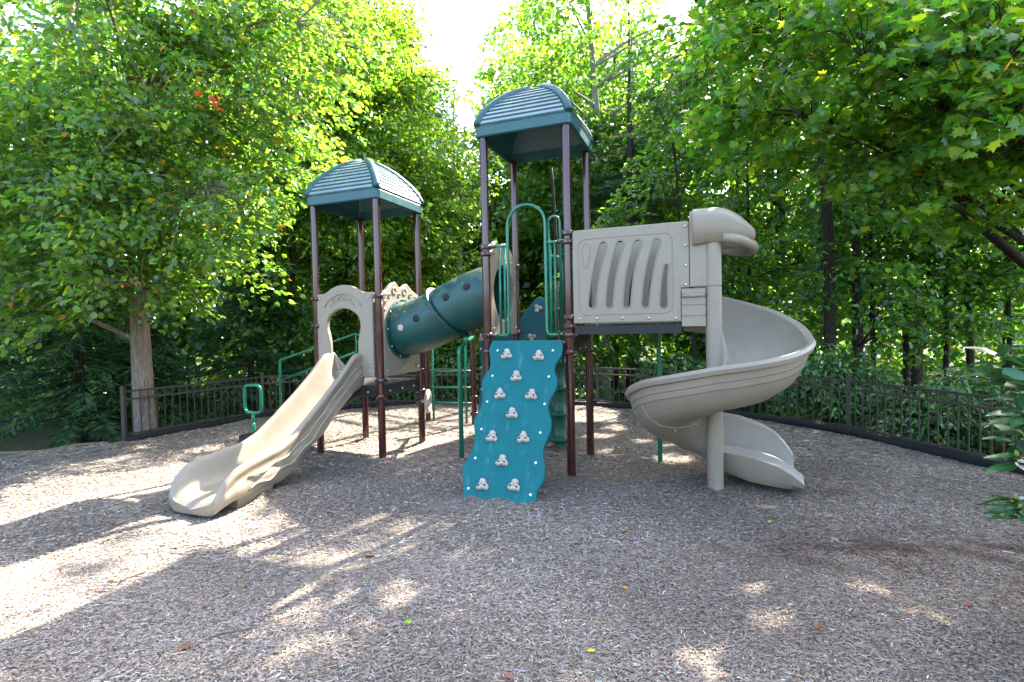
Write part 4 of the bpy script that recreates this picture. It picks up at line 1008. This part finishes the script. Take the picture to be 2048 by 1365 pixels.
# hemlocks at the left edge and behind the fence
def hemlock(label, x, y, h, r, n, z0=-1.0, pal_=None, nm='hemlock_tree', lowest=.3, mat=None, up=.5, grp=None, bark=None):
    root = empty(nm, (x, y, z0)); tag(root, label, 'tree', grp); base = np.array([x, y, z0])
    mb = MB(); mb.tube([(0, 0, -.3), (0, 0, h * .5), (0.05, 0, h)], [.03 * h * .6, .02 * h * .5, .01], 9)
    P = []; D = []; Nn = []
    for i in range(n):
        t = rng.random() ** .8; z = lowest + (h - lowest) * t; L_ = r * (1 - t) ** .8 * rng.uniform(.7, 1.1) + .15; a = rng.uniform(0, 2 * math.pi)
        d = np.array([math.cos(a), math.sin(a), 0]); s_ = np.array([-d[1], d[0], 0])
        e = d * L_ + np.array([0, 0, z - .28 * L_ * L_ / r]); s0 = np.array([0, 0, z])
        mb.tube([Vector(s0), Vector((s0 + e) / 2 + np.array([0, 0, .05 * L_])), Vector(e)], [.014, .009, .003], 4, cap=False)
        m_ = int(26 + 46 * L_); q = rng.random(m_) ** .7; w = (rng.random(m_) - .5) * 2 * (.12 + .42 * (1 - q) * min(1, L_)) * rng.random(m_)
        pp = s0[None] + (e - s0)[None] * q[:, None] + s_[None] * w[:, None]; pp[:, 2] += -.35 * np.abs(w) + .05 * L_ * np.sin(q * 3.1) + rng.normal(0, .02, m_)
        dd = d[None] * .7 + s_[None] * (np.sign(w) * .8)[:, None] + rng.normal(0, .3, (m_, 3)); dd[:, 2] -= .35
        P.append(pp); D.append(dd); Nn.append(np.array([[0, -.25, up]]) + rng.normal(0, .3, (m_, 3)))
    mb.build('trunk', bark or M_BARKD, root)
    P = np.concatenate(P); D = np.concatenate(D); Nn = np.concatenate(Nn); k = carve(P + base); P, D, Nn = P[k], D[k], Nn[k]; m_ = len(P)
    me = leaf_mesh('crown', P, D, Nn, rng.uniform(.10, .22, m_), rng.uniform(.16, .28, m_), pal(m_, pal_ or G_HEM), DIAM, mat or M_NEEDLE)
    link(bpy.data.objects.new('crown', me), root); return root
hemlock('dark hemlock filling the lower left corner beyond the mulch edge', -9.6, 11.6, 6.5, 2.4, 240, -.9)
hemlock('dark hemlock at the far left edge', -12.4, 11.4, 8, 2.6, 230, -.9)
hemlock('dark hemlock right behind the big left trunk', -7.0, 14.0, 6.5, 2.2, 230, -1.1)
hemlock('small hemlock behind the left fence panel', -8.6, 12.4, 3.4, 1.6, 130, -1.0)
hemlock('hemlock behind the fence left of the left tower', -5.0, 15.4, 5.0, 1.9, 170, -1.2, G_MID)
hemlock('tall pine with blue green tufts left of the sky gap', -4.3, 23.5, 17.5, 3.2, 330, -1.4, G_PINE, 'pine_tree', 6, up=.2)
hemlock('dark pine with bare lower trunk behind the bridge panel', 4.6, 20, 16, 2.8, 210, -1.4, G_PINE, 'pine_tree', 4.6, up=.2)
# bare tree in the sky gap
bt = empty('bare_tree', (-2.0, 20, -1.4)); tag(bt, 'thin bare treetop standing in the sky gap', 'tree'); mb = MB()
mb.tube([(0, 0, 0), (.1, 0, 6), (-.1, 0, 10), (.05, 0, 13.1)], [.11, .09, .05, .012], 8)
for i in range(46):
    z = rng.uniform(6, 12.9); a = rng.uniform(0, 2 * math.pi); L_ = rng.uniform(.5, 1.6) * (1.15 - (z - 6) / 9); d = np.array([math.cos(a), math.sin(a) * .5, 0])
    q = bezier(np.array([0, 0, z]), np.array([0, 0, z]) + d * L_ * .4, np.array([0, 0, z + L_ * .35]) + d * L_ * .8, np.array([0, 0, z + L_ * .9]) + d * L_, 5)
    mb.tube([Vector(p) for p in q], list(np.linspace(.022, .005, 6)), 4, cap=False)
    for k in range(4):
        p = q[rng.integers(2, 6)]; e = p + np.array([rng.normal(0, .15), rng.normal(0, .15), rng.uniform(.15, .45)])
        mb.tube([Vector(p), Vector(e)], [.009, .004], 3, cap=False)
mb.build('trunk', M_BARKP, bt)
# woodland on the right: trunks one can tell apart, each with its crown
wood = [(9.0, 20.5, .16, 9, 'dark trunk just right of the spiral slide hood, far back'), (10.1, 20.5, .13, 9, 'second dark trunk right of the spiral slide, close beside its twin'),
        (8.6, 13.0, .155, 9.5, 'stout dark trunk standing behind the fence post right of the spiral slide'), (9.7, 14.0, .07, 8, 'slim trunk close right of the stout dark trunk'),
        (10.8, 14.3, .10, 8.5, 'dark trunk midway between spiral slide and right edge'), (11.6, 14.0, .075, 7.5, 'slim leaning trunk left of the rhododendron'),
        (12.0, 13.6, .10, 8.5, 'straight dark trunk right of the slim leaning trunk'), (12.6, 13.2, .06, 7, 'thin trunk above the rhododendron leaves'),
        (13.6, 14.4, .11, 9, 'dark trunk at the far right edge'), (7.2, 15.8, .09, 8, 'dark trunk seen below the bridge, right of the green pole'), (5.2, 14.6, .08, 7, 'slim dark trunk behind the bridge deck'), (-6.3, 14.6, .12, 7.5, 'dark trunk behind the handrail of the steps')]
for i, (x, y, r_, h, lb) in enumerate(wood):
    ln = rng.normal(0, .3); z0 = float(floor_z(x, y)) - .2
    make_tree('woodland_tree', lb, [(x, y, z0), (x + ln * .3, y, 2), (x + ln * .7, y, h * .6), (x + ln, y, h)], r_, .03,
              [((x + ln * .6, y - .2, 5.0), (2.0, 1.4, 2.6)), ((x - .2, y - .7, 2.6), (1.7, .9, 1.5)), ((x + ln, y, h + 1.5), (2.2, 1.8, 2.0))], 125 if y < 18 else 110, 40, (.12, .19), G_DARK if i % 3 else G_MID, OVAL, M_BARKD, spray=(.58, .08), droop=.35, upb=.9, nlimb=12, wr=(.5, .75), group='woodland trunks behind the fence')
# shrubs behind the fence
shr = [(6.9, 11.2, 1.2, 1.5, 'low dark shrub behind the right fence, nearest the spiral slide'), (8.2, 9.9, 1.2, 1.3, 'glossy dark shrub behind the right fence post'), (8.9, 8.2, 1.1, 1.3, 'dark shrub behind the right fence beside the rhododendron'), (9.8, 10.6, 1.5, 1.6, 'taller dark shrub further behind the right fence'), (11.6, 10.6, 1.5, 1.6, 'dark shrub at the right edge behind the fence'), (4.3, 13.6, 1.1, 1.3, 'green shrub behind the fence below the bridge'), (1.6, 14.6, 1.1, 1.3, 'green shrub behind the fence by the disc column'), (-1.6, 15.0, 1.2, 1.4, 'green shrub behind the fence below the tunnel'), (6.0, 13.2, 1.3, 1.5, 'shrub behind the fence left of the spiral slide exit'), (-3.9, 15.2, 1.2, 1.3, 'green shrub behind the fence below the left tower')]
for x, y, r_, h, lb in shr:
    z0 = float(floor_z(x, y)) - .1
    make_tree('shrub', lb, [(x, y, z0), (x + .1, y, z0 + h * .5), (x, y, z0 + h)], .035, .012, [((x, y - .1, z0 + h * .62), (r_, r_ * .7, h * .62))], 120, 34, (.09, .16), G_DARK, OVAL, M_BARKD, M_GLOSSY, spray=(.34, .07), wr=(.32, .5), nlimb=12, limb_r=.02, cat='shrub', group='shrubs behind the fence', rbias=.5)
# tall trees further back whose crowns shade the playground
tall = [(9.5, 18.5, 'tall tree behind the spiral slide with its crown high up'), (13.5, 17.5, 'tall tree at the far right, its crown above the frame')]
for x, y, lb in tall:
    z0 = float(floor_z(x, y)) - .2
    make_tree('tall_tree', lb, [(x, y, z0), (x, y, 6), (x + .3, y, 12), (x + .2, y, 18)], .22, .06, [((x, y, 13.5), (3.8, 3.2, 4.6)), ((x - .5, y - .6, 8.6), (3.0, 2.2, 2.6))], 330, 40, (.17, .27), G_MID, OVAL, M_BARKD, spray=(.85, .16), nlimb=20, wr=(.6, .85), limb_r=.09, group='tall trees behind the playground')
# added tree, crown out of view overhead, placed to shade the front mulch
make_tree('broadleaf_tree', 'added dark-trunked tree right of the spiral slide hood, boughs high overhead to shade the mulch', [(7.6, 12.6, -.9), (7.5, 12.4, 4), (6.8, 12.0, 8), (5.4, 11.4, 10.6), (3.6, 10.8, 11.4)], .14, .04,
          [((3.6, 10.4, 10.6), (3.2, 1.7, .9)), ((1.4, 10.2, 10.7), (2.6, 1.5, .8)), ((4.6, 9.6, 10.9), (2.6, 1.6, .8)), ((2.4, 8.9, 10.2), (2.4, 1.3, .7))], 420, 44, (.12, .19), G_MID, OVAL, M_BARKD, spray=(.6, .08), nlimb=20, wr=(.6, .85), limb_r=.07)
# trees further back that close the view behind the towers
back = [(.9, 25.5, 15.5, 3.0, 'broad tree far behind the right tower'), (2.6, 34, 25, 4.2, 'tallest tree far behind, filling the view right of the sky gap'), (7.6, 33, 22, 4.0, 'tall tree far behind the right roof'), (5.2, 26.5, 17, 3.4, 'broad tree far behind the bridge panel'), (9.8, 27, 16, 3.6, 'broad tree far behind the spiral slide'), (15.5, 27, 15, 4, 'broad tree far back at the right'), (-1.7, 26.5, 9.5, 2.6, 'lower round tree under the sky gap'), (-5.6, 27, 15, 3.0, 'broad tree far behind the left tower'), (-11, 26, 15, 4, 'broad tree far back at the left'), (-14.5, 19, 15.5, 3.4, 'tall leafy tree behind the upper left corner'), (-9.6, 20, 15.5, 3.0, 'leafy tree behind the crown of the big left tree'), (-17.5, 25, 15, 4.2, 'broad tree far back at the left edge')]
for x, y, h, r_, lb in back:
    z0 = float(floor_z(x, y)) - .2
    make_tree('back_tree', lb, [(x, y, z0), (x, y, h * .4), (x + .2, y, h * .9)], .2, .05, [((x, y, h * .62), (r_, 2.0, h * .42)), ((x + .4, y - .5, h * .3), (r_ * 1.05, 1.8, h * .27))], 420, 34, (.2, .31), G_YEL if x in (.9, -1.7, 9.8) else G_MID, OVAL, M_BARKD, spray=(.8, .16), nlimb=16, wr=(.6, .85), group='trees far behind the fence')
# distant wood: leaves on a far belt, lower in the gap
n = 120000
ang = rng.uniform(-52, 52, n); dist = rng.uniform(24, 44, n); x = dist * np.sin(np.radians(ang)); y = dist * np.cos(np.radians(ang)) + 1
tanx = x / y
hmax = np.where((tanx > -.20) & (tanx < .02), 5.5 + 1.0 * np.sin(tanx * 60), 11 + 3 * np.sin(tanx * 11) + 2 * np.sin(tanx * 29 + 1))
z = floor_z(x, y) + hmax * rng.random(n) ** .85
P = np.stack([x, y, z], 1)
cl = np.sin(x * 1.1) * np.sin(z * 1.3 + x * .4) + np.sin(y * .9 + z * .7)
k = (cl > -.75) & carve(P); P = P[k]; n = len(P)
far = leaf_mesh('distant_wood', P, rng.normal(0, 1, (n, 3)) - [0, 0, .3], rng.normal(0, .6, (n, 3)) + [0, -.3, .6], rng.uniform(.28, .5, n), rng.uniform(.55, .8, n), pal(n, G_DARK + [(2, (.08, .14, .015))]), DIAM, M_LEAF)
tag(link(bpy.data.objects.new('distant_wood', far)), kind='stuff')

# ------------------------------------------------------------------ wood chips on the play area
def chips(name, y0, y1, dens, Lr, Wr, tmpl):
    area = (y1 - y0) * (2 * 1.06 * (y0 + y1) / 2 + 4.4); n = int(area * dens)
    y = np.sqrt(rng.random(int(n * 1.1)) * ((y1 + .5) ** 2 - (y0 + .5) ** 2) + (y0 + .5) ** 2) - .5
    x = rng.uniform(-1, 1, len(y)) * (1.04 * y + 2.1)
    EP = np.array(EDGE); k = inpoly(x, y, EP); x, y = x[k], y[k]; n = len(x)
    z = gnoise(x, y) + rng.uniform(.001, .013, n)
    a = rng.normal(.35, 1.1, n); D = np.stack([np.cos(a), np.sin(a), rng.normal(0, .16, n)], 1)
    Nn = np.stack([rng.normal(0, .22, n), rng.normal(0, .22, n), np.ones(n)], 1)
    C = pal(n, [(5, (.275, .230, .190)), (4, (.195, .157, .127)), (3, (.36, .308, .258)), (2, (.10, .072, .053)), (.35, (.48, .435, .39)), (.04, (.68, .66, .63)), (.9, (.29, .195, .12))])
    patch = .5 + .5 * np.sin(x * 1.9 + 1.2 * np.sin(y * 1.3)) * np.cos(y * 2.3 + .8 * np.sin(x * 1.1))
    C *= (.80 + .32 * patch)[:, None]
    wm = np.clip((x - .2) / 2.5, 0, 1)[:, None]; C = C * (1 - wm * np.array([[.10, .155, .21]]))
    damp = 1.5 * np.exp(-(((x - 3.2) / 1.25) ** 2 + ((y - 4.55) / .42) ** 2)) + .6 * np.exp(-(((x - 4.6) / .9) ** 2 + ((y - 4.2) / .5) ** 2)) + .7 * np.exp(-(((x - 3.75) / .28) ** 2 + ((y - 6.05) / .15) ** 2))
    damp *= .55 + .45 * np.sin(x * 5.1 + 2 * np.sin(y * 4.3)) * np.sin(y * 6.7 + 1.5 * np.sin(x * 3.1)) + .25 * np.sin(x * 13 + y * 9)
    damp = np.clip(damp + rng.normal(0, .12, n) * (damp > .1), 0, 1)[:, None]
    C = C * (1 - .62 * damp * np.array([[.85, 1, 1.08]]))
    L_ = rng.uniform(Lr[0], Lr[1], n) * np.exp(rng.normal(-.1, .38, n)); W = rng.uniform(Wr[0], Wr[1], n)
    P = np.stack([x, y, z], 1) - D * (L_ / 2)[:, None]
    return leaf_mesh(name, P, D, Nn, L_, W / L_, C, tmpl, M_CHIP)
CH2 = (np.array([(0, .5, 0), (0.03, -.4, 0), (.97, -.5, .0), (1, .3, .0), (.0, 0, .07), (1, .0, .06)]), [(4, 1, 2, 5), (0, 4, 5, 3)])
CH1 = (np.array([(0, .5, 0), (0.03, -.4, 0), (.97, -.5, .0), (1, .35, .0)]), [(0, 1, 2, 3)])
for args in ((1.9, 4.6, 8000, (.013, .036), (.004, .0095), CH2), (4.6, 7.4, 3000, (.022, .05), (.006, .012), CH1), (7.4, 13.6, 520, (.04, .08), (.012, .022), CH1)):
    o = link(bpy.data.objects.new('wood_chips', chips('wood_chips', *args))); tag(o, kind='stuff')

# loose leaves and twigs lying on the mulch
def flat_leaf(name, x, y, L_, col, label, tmpl=OVAL, z=None, rz=None):
    T, F_ = tmpl; W = .6 if tmpl is OVAL else 1.05
    rz = rng.uniform(0, 6.28) if rz is None else rz
    v = np.array([((t[0] - .5) * L_, t[1] * L_ * W, t[2] * L_ * 1.4 + .12 * L_ * (t[0] - .4) ** 2) for t in T])
    mt = solid('loose_' + name + label[:14].replace(' ', '_'), col, .7, var=.2, scale=30, bump=.03)
    me = bpy.data.meshes.new(name); me.from_pydata(v.tolist(), [], F_); me.update(); me.materials.append(mt)
    o = link(bpy.data.objects.new(name, me)); o.location = (x, y, (float(gnoise(x, y)) + .016) if z is None else z); o.rotation_euler = (rng.normal(0, .12), rng.normal(0, .12), rz)
    tag(o, label, 'leaf', 'loose leaves on the ground'); return o
YL, OR, BR, RB, GN = (.55, .40, .02), (.55, .22, .03), (.16, .07, .03), (.20, .06, .04), (.16, .28, .03)
GL = [(-3.27, 4.18, .07, YL, 'yellow leaf on the mulch below the sunlit patch at left'), (-2.28, 3.78, .06, RB, 'small red brown leaf left of centre foreground'),
      (-2.10, 3.22, .10, BR, 'dark curled leaf in the left foreground, near the bottom edge'), (-1.28, 4.55, .10, BR, 'brown leaf on the mulch between wave slide and bottom edge'),
      (-2.05, 5.70, .07, RB, 'brown leaf right of the wave slide exit'), (-1.20, 5.75, .08, BR, 'brown leaf midway between wave slide and climbing wall'),
      (.80, 3.88, .07, OR, 'orange leaf in the foreground right of centre'), (2.55, 5.2, .06, YL, 'yellow leaf below the spiral slide exit'),
      (4.75, 7.05, .07, YL, 'yellow leaf on the mulch at right near the fence'), (-5.75, 9.1, .07, YL, 'yellow leaf in the dappled shade at far left'), (-4.25, 8.0, .06, YL, 'yellow leaf behind the wave slide exit'),
      (-.42, 5.3, .05, YL, 'yellow leaf in front of the climbing wall'), (-.05, 2.92, .05, RB, 'rust leaf at the bottom edge near the centre'), (1.7, 4.35, .07, BR, 'curled brown leaf on the dark damp mulch'), (-3.95, 5.05, .06, GN, 'green leaf inside the roof shadow at left'),
      (1.05, 4.95, .07, OR, 'orange leaf on the mulch between climbing wall and spiral slide pole'), (1.95, 3.35, .08, BR, 'brown leaf in the right foreground'), (.45, 3.15, .06, YL, 'yellow leaf near the bottom edge right of centre'), (-.75, 3.5, .06, GN, 'green leaf in the foreground left of centre'), (3.1, 3.55, .07, RB, 'rust leaf near the lower right corner')]
for x, y, L_, c, lb in GL: flat_leaf('fallen_leaf', x, y, L_, c, lb, OVAL if rng.random() < .6 else MAPLE)
def loc2w(u_, v_): return (ORG.x + u_ * math.cos(A) + v_ * math.sin(A), ORG.y - u_ * math.sin(A) + v_ * math.cos(A))
for u_, v_, c, lb in ((-.36, -.50, OR, 'orange leaf on the right tower deck, left end'), (-.28, -.48, BR, 'brown leaf on the right tower deck beside the orange one'), (.30, -.47, OR, 'tan leaf on the right tower deck, right end')):
    x, y = loc2w(u_, v_); flat_leaf('fallen_leaf', x, y, .10, c, lb, MAPLE, 1.785)
TW = [((-3.1, 4.35), .45, 1.2, 'thin twig lying left of the sunlit streak'), ((-1.75, 3.45), .55, .5, 'long thin twig in the left foreground'), ((-1.75, 3.05), .3, 1.0, 'forked twig near the bottom left'), ((-.62, 4.7), .3, -1.0, 'short twig below the centre'), ((2.6, 3.9), .22, .7, 'short grey twig on the right foreground'), ((-4.9, 6.2), .3, .2, 'twig on the sunlit mulch at far left')]
for (x, y), L_, a, lb in TW:
    mb = MB(); q = []
    for i in range(8):
        t = i / 7 - .5; q.append((t * L_, .03 * L_ * math.sin(i * 1.3), .006 * math.sin(i * 2.1)))
    mb.tube(q, list(np.linspace(.006, .0025, 8)), 6)
    mb.tube([q[4], (q[4][0] + .18 * L_, q[4][1] + .12 * L_, .012)], [.004, .0015], 5)
    mb.tube([q[2], (q[2][0] + .12 * L_, q[2][1] - .09 * L_, .010)], [.004, .0015], 5)
    o = mb.build('twig', M_TWIG); o.location = (x, y, float(gnoise(x, y)) + .018); o.rotation_euler = (0, 0, a); tag(o, lb, 'twig', 'twigs on the mulch')

# rhododendron leaning in from the right edge
M_RHO = mat_leaf('rhododendron_leaf', .12, .3, 1.3, .6)
M_BUD = solid('bud', (.30, .30, .06), .5, var=.15, bump=.02)
rho = empty('rhododendron', (3.75, 3.15, 0)); tag(rho, 'rhododendron with long glossy leaves reaching in at the right edge', 'shrub')
def rho_leaf(seed):
    rr = np.random.default_rng(seed); K = 9; V = []; Fc = []; c = []
    base = np.array([(.024, .09, .032), (.035, .12, .036), (.02, .07, .028), (.042, .12, .03)][seed % 4])
    for i in range(K + 1):
        t = i / K; w = .155 * math.sin(math.pi * min(1, t ** .8 * .97 + .03)) ** .75 * (1 if t < .95 else .6); dz = -.16 * t * t + .02 * math.sin(t * 7 + seed)
        for sg, nn in ((-1, .02), (0, 0.), (1, .02)):
            V.append((t, sg * w * 1.25, dz + nn - (.012 if sg == 0 else 0))); c.append(base * (1.0 if sg else 1.35))
    for i in range(K):
        for j in (0, 1):
            a = i * 3 + j; Fc.append((a, a + 1, a + 4, a + 3))
    return mesh_np('leaf', np.array(V), np.concatenate([np.array(f) for f in Fc]), np.full(len(Fc), 4), M_RHO, np.array(c), True)
RL = [rho_leaf(i) for i in range(6)]
tips = [(2.90, 3.12, 1.68), (3.02, 3.2, 1.77), (3.06, 3.1, 1.58), (3.08, 3.15, 1.42), (3.12, 3.2, 1.27), (3.16, 3.05, 1.66), (3.2, 3.25, 1.50), (3.14, 3.25, 1.13), (3.3, 3.0, 1.2), (3.35, 3.3, 1.8), (3.5, 3.1, 1.5), (3.45, 3.2, 1.0), (3.6, 3.2, 1.7), (3.3, 3.4, .75)] + [(3.75 + .55 * math.cos(a) * (1 - .25 * (k % 2)), 3.15 + .5 * math.sin(a) * (1 - .25 * (k % 2)), .75 + .17 * (k % 7)) for k, a in enumerate(np.linspace(-2.2, 2.2, 15))]
mb = MB(); RB0 = np.array([3.75, 3.15, 0])
for i, t in enumerate(tips):
    e = np.array(t) - RB0; s0 = np.array([rng.normal(0, .05), rng.normal(0, .05), -.05])
    q = bezier(s0, np.array([0, 0, e[2] * .5]), np.array([e[0] * .4, e[1] * .4, e[2] * .85]), e, 8); mb.tube([Vector(p) for p in q], list(np.linspace(.018, .006, 9)), 6)
mb.build('stems', M_TWIG, rho)
me_bud = MB().lathe([(.004, -.01), (.012, .004), (.013, .016), (.007, .03), (.0005, .04)], n=10).mesh('bud', M_BUD)
for i, t in enumerate(tips):
    c = Vector(t) - Vector(RB0); put('bud', me_bud, rho, c, (rng.normal(0, .4), -.5 + rng.normal(0, .3), 0))
    n = 9; a0 = rng.uniform(0, 6)
    for k in range(n):
        a = a0 + 2.4 * k; el = rng.uniform(-.45, .35) + .25 * (k % 2)
        o = put('leaf', RL[(k + i) % 6], rho, c + Vector((0, 0, -.008 * k)), (rng.normal(0, .35), -el, a)); L_ = rng.uniform(.16, .23); o.scale = (L_, L_, L_)
